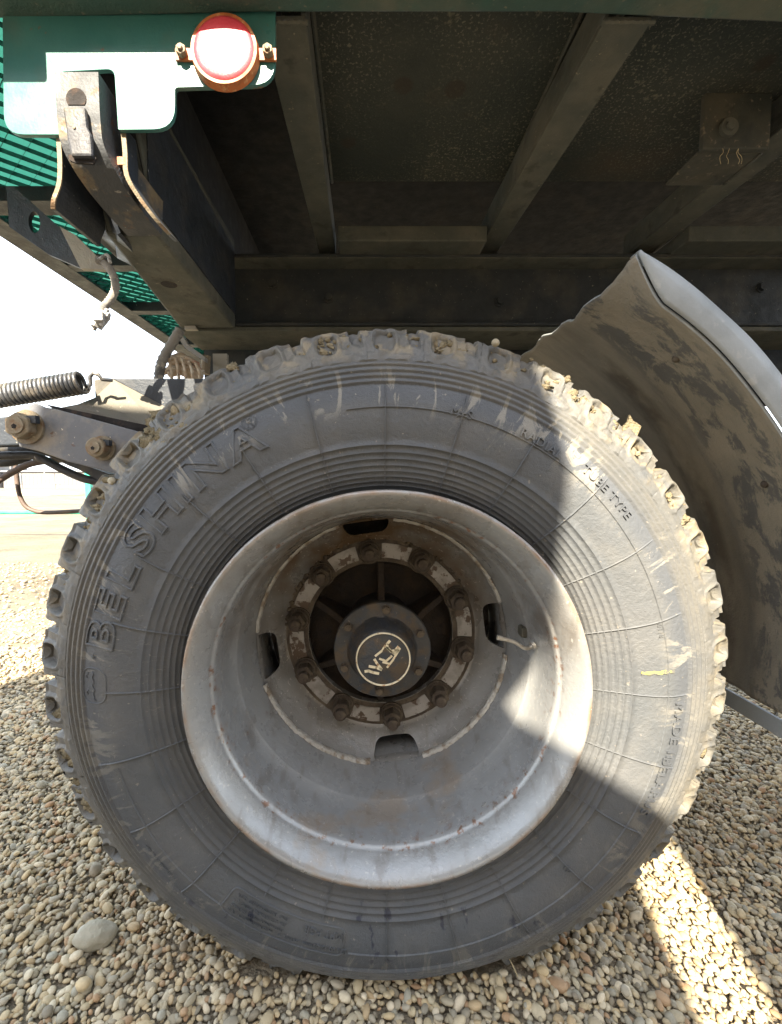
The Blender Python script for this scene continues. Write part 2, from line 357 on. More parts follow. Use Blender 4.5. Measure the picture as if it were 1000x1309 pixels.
def guard_mat():
    m, t, b = newmat('mudguard_inside'); vec = coords(t)
    at_ = N(t, 'ShaderNodeAttribute'); at_.attribute_name = 'uvw'      # x: along the arc (m), y: across (m)
    st = N(t, 'ShaderNodeMapping'); st.inputs['Scale'].default_value = (1.0, 1.9, 1); t.links.new(at_.outputs['Vector'], st.inputs['Vector'])
    sp = N(t, 'ShaderNodeSeparateXYZ'); t.links.new(at_.outputs['Vector'], sp.inputs[0]); Y = sp.outputs[1]
    col = mix(t, noise_fac(t, st.outputs[0], 7, .40, .62), (.20, .18, .142), (.150, .138, .112))
    g = noise_fac(t, st.outputs[0], 11, .49, .55, detail=12, rough=.72, dist=.35)
    band = mth(t, 'MULTIPLY', ramp01(t, Y, .0, .03), ramp01(t, Y, .17, .12))
    col = mix(t, mth(t, 'MULTIPLY', mth(t, 'MULTIPLY', g, band), .85), col, (.060, .063, .064))
    band2 = mth(t, 'MULTIPLY', ramp01(t, Y, .19, .21), ramp01(t, Y, .27, .24))
    g2 = noise_fac(t, st.outputs[0], 6, .40, .55)
    col = mix(t, mth(t, 'MULTIPLY', mth(t, 'MULTIPLY', g2, band2), .7), col, (.055, .045, .033))
    col = mix(t, mth(t, 'MULTIPLY', noise_fac(t, vec, 110, .66, .70), .6), col, (.25, .22, .17))
    t.links.new(col, b.inputs['Base Color']); b.inputs['Roughness'].default_value = .85
    bump(t, b, vec, ((30, 1), (110, .6), (400, .4)), .003)
    return m
M['guard_in'] = guard_mat()
M['guard_out'] = grimy('mudguard_plastic', (.24, .26, .27), [((.17, .185, .19), 9, .42, .60, .8), ((.33, .33, .32), 60, .60, .70, .5)], rough=.55, bumps=((60, .5), (350, .3)), dist=.0008)

def pebble_mat():
    m, t, b = newmat('pebbles'); g = N(t, 'ShaderNodeNewGeometry')
    rmp = N(t, 'ShaderNodeValToRGB'); e = rmp.color_ramp; e.interpolation = 'CONSTANT'
    cols = [(0.409,0.328,0.197),(0.465,0.378,0.231),(0.316,0.269,0.184),(0.521,0.437,0.286),(0.251,0.223,0.163),(0.428,0.311,0.17),(0.353,0.311,0.231),(0.539,0.462,0.32),(0.298,0.277,0.211),(0.446,0.344,0.197),(0.186,0.16,0.116),(0.391,0.336,0.224),(0.502,0.386,0.218),(0.353,0.218,0.116),(0.326,0.277,0.184),(0.577,0.487,0.34)]
    while len(e.elements) < len(cols): e.elements.new(.5)
    for i, c in enumerate(cols): e.elements[i].position = i / len(cols); e.elements[i].color = (*c, 1)
    t.links.new(g.outputs['Random Per Island'], rmp.inputs[0])
    vec = coords(t)
    col = mix(t, mth(t, 'MULTIPLY', noise_fac(t, vec, 90, .42, .68), .35), rmp.outputs[0], (.30, .24, .15))
    col = mix(t, mth(t, 'MULTIPLY', noise_fac(t, vec, 3.0, .45, .62), .35), col, (.28, .21, .12))
    t.links.new(col, b.inputs['Base Color']); b.inputs['Roughness'].default_value = .62; b.inputs['Specular IOR Level'].default_value = .35
    bump(t, b, vec, ((150, .5), (600, .3)), .0012)
    return m
M['pebble'] = pebble_mat()
def ground_mat():
    m, t, b = newmat('sandy_ground'); vec = coords(t)
    sp = N(t, 'ShaderNodeSeparateXYZ'); t.links.new(vec, sp.inputs[0])
    far = mix(t, noise_fac(t, vec, .7, .40, .62), (.125, .10, .062), (.18, .16, .11))
    far = mix(t, mth(t, 'MULTIPLY', noise_fac(t, vec, 2.4, .52, .66), .7), far, (.085, .06, .035))
    far = mix(t, mth(t, 'MULTIPLY', noise_fac(t, vec, 28, .48, .70), .6), far, (.20, .17, .12))
    near = mix(t, noise_fac(t, vec, 12, .4, .6), (.20, .165, .11), (.27, .22, .15))
    f = ramp01(t, sp.outputs[1], 1.2, 2.4)
    col = mix(t, f, near, far)
    t.links.new(col, b.inputs['Base Color']); b.inputs['Roughness'].default_value = .95
    bump(t, b, vec, ((8, 1), (40, .6), (160, .4)), .02)
    return m
M['ground'] = ground_mat()

# ------------------------------------------------------------------ ground
def ground():
    xs = np.concatenate([[-900, -300, -100, -40, -20, -12], np.arange(-8, 4.01, .16), [8, 20, 60, 300, 900]])
    ys = np.concatenate([[-60, -20, -6, -3], np.arange(-2, 10, .16), [12, 16, 22, 30, 45, 80, 200, 900]])
    v = []
    for y in ys:
        for x in xs:
            h = noise.noise(Vector((x * .9, y * .9, 0))) * .02 + noise.noise(Vector((x * 3, y * 3, 5))) * .006
            damp = min(1, max(0, (math.hypot(x, y) - .8) / 1.5))
            v.append((x, y, h * damp - .004 if abs(x) < 12 and y < 14 else -.02))
    nx = len(xs); f = [[j*nx + i, j*nx + i + 1, (j+1)*nx + i + 1, (j+1)*nx + i] for j in range(len(ys)-1) for i in range(nx-1)]
    o = obj('ground', mesh('ground', v, f, M['ground'], True)); o['kind'] = 'structure'; o['label'] = 'sandy yard ground stretching to the horizon'
ground()

def ico(sub):
    bm = bmesh.new(); bmesh.ops.create_icosphere(bm, subdivisions=sub, radius=1.0)
    v = np.array([p.co[:] for p in bm.verts]); f = np.array([[q.index for q in p.verts] for p in bm.faces]); bm.free(); return v, f

def pebble_field(name, regions, label):
    Vs, Fs, n0 = [], [], 0
    for (x0, x1, y0, y1, sp, smin, smax, sub, zlift, keep) in regions:
        v0, f0 = ico(sub)
        shapes = []
        for k in range(14):
            p = v0.copy(); q = rng.normal(size=(4, 3)); q /= np.linalg.norm(q, axis=1)[:, None]
            for d in q: p *= (1 + .13 * np.tanh(2 * (v0 @ d)))[:, None]
            shapes.append(p)
        gx, gy = np.meshgrid(np.arange(x0, x1, sp), np.arange(y0, y1, sp * .92))
        gx = gx + (np.arange(gx.shape[0]) % 2)[:, None] * sp / 2
        gx = (gx + rng.uniform(-.42, .42, gx.shape) * sp).ravel(); gy = (gy + rng.uniform(-.42, .42, gy.shape) * sp).ravel()
        ok = rng.random(gx.size) < keep
        ok &= ~((np.abs(gx) < .23) & (gy > .050) & (gy < .32))
        D = gy - CY; okv = (np.abs((gx - CX) / np.maximum(D, .05) * F_PX + PPX - 500) < 600); ok &= okv
        gx, gy = gx[ok], gy[ok]; n = gx.size
        s = rng.lognormal(0, .28, n); s = np.clip(s, .55, 1.9) * (smin + smax) / 2
        a = s * rng.uniform(.85, 1.35, n); b = s * rng.uniform(.65, .95, n); c = s * rng.uniform(.42, .68, n)
        yaw = rng.uniform(0, 2*PI, n); tx = rng.normal(0, .35, n); ty = rng.normal(0, .35, n)
        z = zlift + rng.uniform(-.35, .35, n) * s
        kk = rng.integers(0, 14, n)
        P = np.stack(shapes)[kk] * np.stack([a, b, c], -1)[:, None, :]
        cy, sy = np.cos(tx), np.sin(tx); P = np.stack([P[..., 0], P[..., 1]*cy[:, None] - P[..., 2]*sy[:, None], P[..., 1]*sy[:, None] + P[..., 2]*cy[:, None]], -1)
        cy, sy = np.cos(ty), np.sin(ty); P = np.stack([P[..., 0]*cy[:, None] + P[..., 2]*sy[:, None], P[..., 1], -P[..., 0]*sy[:, None] + P[..., 2]*cy[:, None]], -1)
        cy, sy = np.cos(yaw), np.sin(yaw); P = np.stack([P[..., 0]*cy[:, None] - P[..., 1]*sy[:, None], P[..., 0]*sy[:, None] + P[..., 1]*cy[:, None], P[..., 2]], -1)
        P += np.stack([gx, gy, z], -1)[:, None, :]
        F = f0[None] + (n0 + np.arange(n) * len(v0))[:, None, None]
        Vs.append(P.reshape(-1, 3)); Fs.append(F.reshape(-1, 3)); n0 += n * len(v0)
    V = np.concatenate(Vs); F = np.concatenate(Fs)
    me = bpy.data.meshes.new(name); me.vertices.add(len(V)); me.vertices.foreach_set('co', V.astype(np.float32).ravel())
    me.loops.add(F.size); me.loops.foreach_set('vertex_index', F.astype(np.int32).ravel())
    me.polygons.add(len(F)); me.polygons.foreach_set('loop_start', np.arange(0, F.size, 3, dtype=np.int32))
    me.polygons.foreach_set('use_smooth', np.ones(len(F), dtype=bool)); me.update(calc_edges=True); me.materials.append(M['pebble'])
    o = obj(name, me); o['kind'] = 'stuff'; o['label'] = label
    return o
pebble_field('gravel', [
    (-1.05, 1.15, -.10, .50, .0094, .0040, .0064, 2, .002, 1.0),
    (-1.05, 1.15, -.10, .50, .0240, .0052, .0084, 2, .007, .55),
    (-1.45, 1.45, .50, .95, .0116, .0048, .0076, 2, .002, 1.0),
    (-1.9, 1.7, .95, 1.45, .0165, .0066, .0100, 1, .002, 1.0),
    (-2.3, 1.9, 1.45, 2.10, .0260, .0070, .0130, 1, .0, .7),
    (-3.8, .0, 2.10, 3.80, .0480, .0080, .0170, 1, .002, .5),
], 'loose rounded grey and beige gravel covering the ground')

def pebble_obj(name, loc, sx, sy, sz, rot, label, cat, mat, seed=1):
    bm = bmesh.new(); bmesh.ops.create_icosphere(bm, subdivisions=4, radius=1.0)
    for p in bm.verts:
        n = noise.noise(p.co * 1.3 + Vector((seed, 0, 0))) * .16 + noise.noise(p.co * 3 + Vector((0, seed, 0))) * .05
        p.co *= 1 + n; p.co = Vector((p.co.x * sx, p.co.y * sy, p.co.z * sz))
    me = bpy.data.meshes.new(name); bm.to_mesh(me); bm.free(); me.materials.append(mat)
    me.polygons.foreach_set('use_smooth', [True] * len(me.polygons))
    o = obj(name, me, None, loc, (0, 0, rot)); o['label'] = label; o['category'] = cat; return o
pebble_obj('stone', (at(124, 1248, .10).x, .10, .016), .034, .023, .018, .05, 'large pale oval stone lying in the gravel below the tyre', 'stone', M['stone'], 4)

mb = MB(); mb.tube([(at(642, 1258, .07).x, .07, .020), (at(649, 1270, .06).x, .055, .024), (at(657, 1284, .05).x, .035, .017)], .0010, 6, smooth_n=4)
o = mb.build('twig', M['straw']); o['label'] = 'thin dry twig lying on the gravel under the tyre'; o['category'] = 'twig'

# ------------------------------------------------------------------ text wrapped round the wheel
YO = .49          # axle height
def ywall(r):
    P = [(.262,.040),(.280,.036),(.300,.030),(.320,.0225),(.340,.0165),(.365,.0100),(.390,.0070),(.410,.0080),(.430,.0130),(.445,.0190),(.460,.0260),(.475,.0340),(.490,.0430),(.520,.0620)]
    for (a, ya), (b, yb) in zip(P, P[1:]):
        if r <= b:
            t = max(0, (r - a) / (b - a)); return ya + (yb - ya) * t
    return P[-1][1]
def text_mesh(body, size, outline=None, extrude=.0008, offset=0.0, spacing=1.0):
    cu = bpy.data.curves.new('t', 'FONT'); cu.body = body; cu.size = size; cu.align_x = 'CENTER'; cu.align_y = 'CENTER'
    cu.space_character = spacing; cu.resolution_u = 4; cu.offset = offset
    if outline: cu.fill_mode = 'NONE'; cu.bevel_depth = outline; cu.bevel_resolution = 1
    else: cu.extrude = extrude
    o = bpy.data.objects.new('t', cu); COL.objects.link(o)
    dg = bpy.context.evaluated_depsgraph_get(); me = bpy.data.meshes.new_from_object(o.evaluated_get(dg))
    v = [Vector(p.co) for p in me.vertices]; f = [list(p.vertices) for p in me.polygons]
    bpy.data.objects.remove(o); bpy.data.curves.remove(cu); bpy.data.meshes.remove(me)
    return v, f
def wrap(v, r0, th0, lift=0.0004):
    """text plane (x along the arc clockwise, y outward, z proud) -> wheel local coordinates"""
    out = []
    for p in v:
        r = r0 + p.y; th = th0 - p.x / r0
        out.append((r * math.cos(th), ywall(r) - p.z - lift, YO + r * math.sin(th)))
    return out
def polar(px, py, y=.012):
    p = at(px, py, y); return math.hypot(p.x, p.z - YO), math.atan2(p.z - YO, p.x)

# ------------------------------------------------------------------ the wheel
wheel = base('truck_wheel', (0, 0, 0), 'large muddy truck wheel with black tyre and grey steel rim standing on gravel', 'wheel')
def lathe(profile, seg, closed=False, mats=0, rnd=None):
    """profile: (r, y); returns verts, faces in wheel local coordinates"""
    v = []; n = len(profile)
    for k in range(seg):
        a = 2 * PI * k / seg; c, s = math.cos(a), math.sin(a)
        for i, (r, y) in enumerate(profile):
            if rnd: r, y = rnd(a, i, r, y)
            v.append((r * c, y, YO + r * s))
    f = []
    for k in range(seg):
        k2 = (k + 1) % seg
        for i in range(n - 1):
            f.append([k*n + i, k*n + i + 1, k2*n + i + 1, k2*n + i])
    return v, f
# sidewall with fine rings: seven round the bead, three under the shoulder
prof = [(.262, .046), (.270, .044), (.285, .036)]
r = .292
rings_in = [.298, .3045, .311, .3185, .3265, .3355, .3445, .3545]
rings_out = [.4425, .4515, .4605, .4695]
allr = sorted([(q, .0021) for q in rings_in] + [(q, .0034) for q in rings_out] + [(.405, 0)])
pts = [.292]
for q, h in allr:
    if h == 0: pts += [.365, .378, .390, .400, .405, .410, .420, .430, .436]; continue
    wd = .0012 if h < .003 else .0034
    pts += [(q - wd, 0), (q - wd * .35, h), (q + wd * .35, h), (q + wd, 0)]
for p in pts:
    if isinstance(p, tuple): prof.append((p[0], ywall(p[0]) - p[1]))
    else: prof.append((p, ywall(p)))
prof += [(.478, .038), (.490, .047), (.503, .060), (.512, .075), (.515, .16), (.512, .25), (.500, .275), (.46, .30), (.40, .31), (.33, .30), (.27, .27), (.262, .25)]
def settle(v):      # the tread flattens where it meets the ground
    return [(x * (1 + .014 * min(1, max(0, (math.hypot(x, z - YO) - .44) / .09))), y, max(z, .004)) for x, y, z in v]
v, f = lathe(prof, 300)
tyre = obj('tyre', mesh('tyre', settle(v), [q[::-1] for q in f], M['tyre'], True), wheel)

# one shoulder lug with its recess and the gap beside it, copied round the tyre
def lug_mesh(gap=.0135, pocket=.0120, rough=.0008):
    pitch = 2 * PI / 38; nu, ns = 46, 26
    P = [(.474, .0325), (.488, .040), (.506, .050), (.522, .060), (.530, .070), (.5325, .085), (.534, .13), (.534, .175)]
    L = [0]
    for a, b in zip(P, P[1:]): L.append(L[-1] + math.dist(a, b))
    def prof_at(s):
        for i in range(len(P) - 1):
            if s <= L[i+1] or i == len(P) - 2:
                t = (s - L[i]) / (L[i+1] - L[i]); r = P[i][0] + (P[i+1][0]-P[i][0])*t; y = P[i][1] + (P[i+1][1]-P[i][1])*t
                dx, dy = P[i+1][0]-P[i][0], P[i+1][1]-P[i][1]; l = math.hypot(dx, dy); return r, y, dy / l, -dx / l
    sm = lambda a, b, x: (lambda t: t*t*(3-2*t))(min(1, max(0, (x-a)/(b-a))))
    vv = []
    svals = [0] + [L[4] * (i / 26) for i in range(1, 27)] + [L[4] + (L[-1]-L[4]) * (i/8) for i in range(1, 9)]
    for s in svals:
        r, y, nr, ny = prof_at(s)
        face = s / L[4]
        for iu in range(nu + 1):
            u = iu / nu
            th = (u - .5) * pitch
            arc = (u - .5) * pitch * .52                       # metres along
            # gap between lugs, skewed across the shoulder
            g = abs(((u - .10 - .10 * min(face, 1.2)) + .5) % 1 - .5)
            depth = gap * sm(.105, .078, g) * sm(.25, .75, face)
            # scooped facet beside the gap
            sc = sm(.20, .30, u) * sm(.52, .42, u) * sm(.35, .5, face) * sm(1.02, .95, face) * .0045
            # framed recess
            du = max(abs(u - .70) / .155, abs(face - .62) / .235); du = (abs((u - .68) / .195) ** 3.0 + abs((face - .58) / .30) ** 3.0) ** (1/3.2)
            rec = pocket * sm(1.0, .84, du) * (1 if face < 1 else 0)
            rim_ = .0020 * sm(1.34, 1.22, du) * sm(1.0, 1.10, du)
            edge_ = .0014 * sm(.07, .03, abs(face - .16)) * (1 if .22 < u < .98 else 0)
            h = -depth - sc - rec + rim_ + edge_ + noise.noise(Vector((u * 6, s * 90, 3))) * rough
            if s == 0: h = -.002
            rr = r + nr * h; yy = y + ny * h
            vv.append((rr * math.cos(th), yy, rr * math.sin(th)))
    w_ = nu + 1; ff = [[j*w_ + i, j*w_ + i + 1, (j+1)*w_ + i + 1, (j+1)*w_ + i] for j in range(len(svals)-1) for i in range(nu)]
    return vv, ff
lv, lf = lug_mesh(); lv_packed, _ = lug_mesh(.0070, .0070, .0030)
lug_me = mesh('tread_block', lv, lf, M['tyre'], True)
lug_me.set_sharp_from_angle(angle=math.radians(50))
# the rubber material reads coordinates from the axle, so each lug keeps its own mesh turned in place
for k in range(38):
    a = 2 * PI * (k + .35) / 38; ca, sa = math.cos(a), math.sin(a)
    vv = []; deg_ = math.degrees(a)
    for x, y, z in (lv_packed if 45 < deg_ < 135 else lv):
        nn = noise.noise(Vector((x * 9 + k * 7.3, y * 30, z * 40))) * .0014
        rr = 1 + nn / .53
        if 45 < deg_ < 150 or 185 < deg_ < 235: rr += noise.noise(Vector((x * 50 + k * 3.1, y * 60, z * 60 + 9))) * .0045
        X, Z = (x * ca - z * sa) * rr, (x * sa + z * ca) * rr
        X *= 1 + .014 * min(1, max(0, (math.hypot(X, Z) - .44) / .09))      # the loaded tyre spreads sideways
        vv.append((X, y + nn, max(YO + Z, .002)))
    if a > PI * 1.40 and a < PI * 1.60: continue           # pressed into the gravel
    me = mesh('tread_block', vv, [q[::-1] for q in lf], M['tyre'], True); me.set_sharp_from_angle(angle=math.radians(32))
    obj('tread_block', me, tyre)
# inner rows of the tread
mb = MB()
for row, (y0, y1) in enumerate(((.180, .245), (.250, .300))):
    for k in range(42):
        a0 = 2 * PI * (k + .2 * row) / 42; v8 = []
        for r_ in (.505, .533):
            for (aa, yy) in ((a0, y0), (a0 + .11, y0), (a0 + .11, y1), (a0, y1)):
                v8.append((r_ * math.cos(aa), yy, max(YO + r_ * math.sin(aa), .003)))
        mb.add(v8, [[0,1,2,3],[7,6,5,4],[0,4,5,1],[1,5,6,2],[2,6,7,3],[3,7,4,0]])
o = mb.build('inner_tread', M['tyre'], tyre); o['kind'] = 'stuff'

# radial mould lines and the arc line
def strip(pts_ra, wid, lift):
    """raised line along (r, theta) points"""
    vv, ff = [], []; n = len(pts_ra)
    for i, (r_, th) in enumerate(pts_ra):
        a, b = pts_ra[max(i-1, 0)], pts_ra[min(i+1, n-1)]
        P0 = Vector((a[0]*math.cos(a[1]), a[0]*math.sin(a[1]))); P1 = Vector((b[0]*math.cos(b[1]), b[0]*math.sin(b[1])))
        d = (P1 - P0).normalized(); nn = Vector((-d.y, d.x)) * wid; C = Vector((r_*math.cos(th), r_*math.sin(th)))
        for q, l in ((-1.6, -.0006), (-.5, lift), (.5, lift), (1.6, -.0006)):
            p = C + nn * q; vv.append((p.x, ywall(p.length) - l, YO + p.y))
    for i in range(n - 1):
        for k in range(3): ff.append([i*4 + k, i*4 + k + 1, (i+1)*4 + k + 1, (i+1)*4 + k])
    return vv, ff
D2 = math.radians
for k in range(24):
    a = D2(15 * k + rng.uniform(-.6, .6)); deg = 15 * k
    rmax = .402 if 110 <= deg <= 180 else .436
    if 240 <= deg <= 262: rmax = .362
    pp = [(.296 + (rmax - .296) * i / 30, a + .0012 * math.sin(i * .2 + k)) for i in range(31)]
    pp = [(q, th) for q, th in pp]
    vv, ff = [], []
    # follow over the bead rings
    n0 = len(pp)
    sv, sf = strip(pp, .0005, .0028 if k % 2 else .0024)
    obj('mould_line', mesh('mould_line', sv, sf, M['tyre'], True), tyre)
for (d0, d1) in ((-98, 98), (196, 233)):
    n = int(abs(d1 - d0) / 1.5); pp = [(.405 + .0012 * math.sin(i * .07), D2(d0 + (d1 - d0) * i / n)) for i in range(n + 1)]
    sv, sf = strip(pp, .0009, .0018); obj('arc_line', mesh('arc_line', sv, sf, M['tyre'], True), tyre)

# raised outline letters
for ch, px, py, sz in (('B',127,811,.058),('E',142,773,.058),('L',160,734,.058),('S',180,690,.060),('H',209,654,.060),('I',233,627,.060),('N',264,599,.060),('A',314,569,.058)):
    tv, tf = text_mesh(ch, sz, outline=.0015, offset=.0016)
    for p in tv: p.x *= (1.12 if ch == 'I' else 1.30)
    r_, th = polar(px, py); r_ = .5 * r_ + .5 * .409
    obj('raised_letter', mesh('raised_letter', wrap(tv, r_, th, .0014), tf, M['tyre']), tyre)['label'] = 'raised outline letter ' + ch
tv, tf = text_mesh('®', .030, outline=.0006); r_, th = polar(319, 541)
obj('raised_letter', mesh('raised_letter', wrap(tv, r_, th, .0003), tf, M['tyre']), tyre)['label'] = 'small registered mark in a circle'
# oval badge with an animal outline
def outline_on_wall(pts2, r0, th0, rad=.0008, closed=True):
    P = [Vector((x, y, 0)) for x, y in pts2]
    if closed: P = P + [P[0]]
    mb = MB(); mb.tube(P, rad, 6, smooth_n=0, caps=not closed)
    return wrap([Vector(v) for v in mb.v], r0, th0), mb.f
r_, th = polar(121, 876)
ov = roundpoly([(-.026, -.019), (.026, -.019), (.026, .019), (-.026, .019)], .017, 8)
vv, ff = outline_on_wall(ov, r_, th, .0010); mb = MB().add(vv, ff)
animal = [(-.022,-.003),(-.019,.001),(-.016,.000),(-.012,.002),(-.006,-.001),(.000,.003),(.006,.000),(.012,.003),(.017,.001),(.021,.004)]
vv, ff = outline_on_wall(animal, r_, th, .0009, False); mb.add(vv, ff)
for q in ([(-.014,.010),(-.010,.013),(-.008,.009)], [(.010,.011),(.013,.014),(.016,.010),(.019,.011)]):
    vv, ff = outline_on_wall(q, r_, th, .0008, False); mb.add(vv, ff)
obj('oval_badge', mesh('oval_badge', mb.v, mb.f, M['tyre'], True), tyre)
tv, tf = text_mesh('*', .018, extrude=.0006); r2, th2 = polar(124, 839)
obj('star_mark', mesh('star_mark', wrap(tv, r2, th2), tf, M['tyre']), tyre)

def word(body, px, py, size, extrude=.0022, flip=False, r=None, spacing=1.0, name='raised_word'):
    tv, tf = text_mesh(body, size, extrude=extrude, spacing=spacing)
    rr, th = polar(px, py); rr = r or rr
    o = obj(name, mesh(name, wrap(tv, rr, th), tf, M['tyre']), tyre); o['kind'] = 'thing'; return o
word('M+S', 589, 529, .017)
word('RADIAL', 691, 567, .018, spacing=1.1)
word('TUBE TYPE', 776, 628, .018, spacing=1.12)
word('00118', 841, 803, .010, .0007)
word('MADE IN', 862, 938, .022, .0020, spacing=1.15)
word('BELARUS', 838, 1004, .022, .0020, spacing=1.1)
word('e', 726, 1109, .026, .0010)
# type approval panel: frame, readable words, and rows of print too worn to read
r_, th = polar(362, 1181)
fr = roundpoly([(-.094, -.0215), (.094, -.0215), (.094, .0215), (-.094, .0215)], .010, 5)
fr2 = []
for i in range(len(fr)):
    a, b = fr[i], fr[(i+1) % len(fr)]; n = max(1, int(math.dist(a, b) / .008))
    fr2 += [(a[0] + (b[0]-a[0])*k/n, a[1] + (b[1]-a[1])*k/n) for k in range(n)]
vv, ff = outline_on_wall(fr2, r_, th, .0014)
panel = obj('print_panel', mesh('print_panel', vv, ff, M['tyre'], True), tyre)
word('MPT PGR', 414, 1189, .0150, .0022)
word('E26 00 15-69', 422, 1208, .0095, .0018)
mb = MB()
for row in range(4):
    x = -.002 if row < 3 else -.05; y = -.014 + row * .0088
    while x < .084:
        wd = random.uniform(.0014, .0030)
        if random.random() > .13:
            for (bx0, bx1, by0, by1) in random.choice([[(0,.0006,-.002,.002),(.0006,wd,.0014,.002)], [(0,.0006,-.002,.002),(wd-.0006,wd,-.002,.002),(.0006,wd-.0006,-.0003,.0003)], [(0,wd,.0014,.002),(wd/2-.0003,wd/2+.0003,-.002,.0014)], [(0,.0006,-.002,.002),(.0006,wd,-.002,-.0014)]]):
                q = MB().box((x + bx0, y + by0, 0), (x + bx1, y + by1, .0019)); mb.add(wrap([Vector(p) for p in q.v], r_, th), q.f)
        x += wd + .0011
o = obj('worn_print', mesh('worn_print', mb.v, mb.f, M['tyre']), tyre); o['kind'] = 'stuff'
mb = MB(); rr2, th2 = polar(205, 1102)
x = -.034
while x < .034:
    q = MB().box((x, -.0022, 0), (x + .0007, .0022, .0009)).box((x + .0008, random.choice([-.0022, .0012, -.0003]), 0), (x + .0026, random.choice([.0003, .0022]) + .0004, .0008)); mb.add(wrap([Vector(p) for p in q.v], rr2, th2), q.f); x += random.choice([.0036, .0040, .0062])
o = obj('worn_print', mesh('worn_print', mb.v, mb.f, M['tyre']), tyre); o['kind'] = 'stuff'
# yellow crayon stroke
yl = grimy('yellow_crayon', (.42, .38, .07), [((.085, .085, .075), 130, .47, .54, 1.0)], rough=.8, bumps=None)
rr2, th2 = polar(839, 858); q = MB()
tv = []; 
for i in range(9):
    x = -.0035 * math.sin(i); tv += [Vector((-.0028 + .001 * math.sin(i * 2), -.023 + i * .0058, .0010)), Vector((.0026 + .001 * math.cos(i * 3), -.023 + i * .0058, .0010))]
obj('crayon_mark', mesh('crayon_mark', wrap(tv, rr2, th2), [[2*i, 2*i+1, 2*i+3, 2*i+2] for i in range(8)], yl), tyre)

# mud caked on the lugs
def lumps(name, spots, parent, mat, kind='stuff'):
    v0, f0 = ico(2); mb = MB()
    for (x, y, z, s) in spots:
        sd = Vector((x * 50, z * 50, y * 50)); q = []
        fl = Vector((random.uniform(.7, 1.9), random.uniform(.25, .5), random.uniform(.5, 1.6)))
        for p in v0:
            P = Vector(p); n = 1 + .8 * noise.noise(P * 1.8 + sd) + .4 * noise.noise(P * 4 + sd)
            q.append((x + P.x * s * n * fl.x, y + P.y * s * n * fl.y, z + P.z * s * n * fl.z))
        mb.add(q, f0.tolist())
    o = mb.build(name, mat, parent, True); o['kind'] = kind; return o
spots = []
def mud_at(a0, a1, n, r0=.478, r1=.530, s0=.002, s1=.007):
    for _ in range(n):
        a = D2(random.gauss((a0+a1)/2, (a1-a0)/3)); r_ = random.uniform(r0, r1); y = ywall(r_) + .002 + (0 if r_ < .52 else random.uniform(0, .02))
        spots.append((r_ * math.cos(a), y, YO + r_ * math.sin(a), random.uniform(s0, s1) * 1.25 * (.6 if random.random() < .6 else 1)))
mud_at(126, 134, 75); mud_at(142, 152, 45); mud_at(112, 120, 18, s1=.005); mud_at(96, 104, 24, .49, .522, s1=.004); mud_at(72, 92, 34, .49, .524, s1=.004)
mud_at(48, 66, 40, .49, .534, s1=.006); mud_at(16, 44, 30, .50, .532, s1=.004); mud_at(190, 206, 55, .488, .528, s1=.006); mud_at(-50, -20, 30, .49, .53); mud_at(212, 236, 26, .49, .53, s1=.005)
mud_at(200, 206, 22, .49, .53, s1=.008); mud_at(158, 166, 12, .5, .53, s1=.004)
lumps('caked_mud', spots, tyre, M['mudlump'])
# a torn flake of dried mud standing on the tread
c = at(806, 545, .07); mb = MB()
pg = [(-.016,-.016),(-.010,.000),(-.004,.006),(-.001,.017),(.004,.008),(.010,.005),(.017,.000),(.013,-.010),(.006,-.026)]
mb.prism([(c.x + x, .07 + .01*x*20*.1, c.z + z) for x, z in pg], (0.001, .006, .001)); mb.build('mud_flake', M['mudlump'], tyre)
for (px, py) in ((632, 440), (146, 615)):
    r2, th2 = polar(px, py, .05); P = at(px, py, .055)
    pebble = MB(); v0, f0 = ico(2); pebble.add([(P.x + p[0]*.006, P.y - .006 + p[1]*.005, P.z + p[2]*.006) for p in v0], f0.tolist()); pebble.build('stuck_pebble', M['stone'], tyre, True)

# rim: flange, gutter and barrel
rp = [(.270,.040),(.282,.030),(.2895,.018),(.2920,.009),(.2925,.003),(.2910,-.0010),(.2875,-.0018),(.2840,-.0002),(.2800,.0045),(.2745,.0125),(.2695,.022),(.2660,.030),(.2645,.0345),(.2636,.0385),(.2618,.0400),(.2600,.0430),(.2590,.050),(.2580,.075),(.2560,.10),(.2530,.125),(.2510,.1280),(.2500,.1310),(.2465,.16),(.2430,.185),(.2395,.205),(.2380,.215),(.2370,.25),(.2370,.33),(.250,.34)]
def rough_rim(a, i, r_, y):
    k = noise.noise(Vector((math.cos(a) * 8, math.sin(a) * 8, i * .3)))
    return (r_ + (.0007 * k if 2 < i < 8 else .0003 * k), y + (.0006 * k if 2 < i < 8 else 0))
v, f = lathe(rp, 256, rnd=rough_rim)
rim = obj('rim', mesh('rim', v, [q[::-1] for q in f], M['rim'], True), wheel)
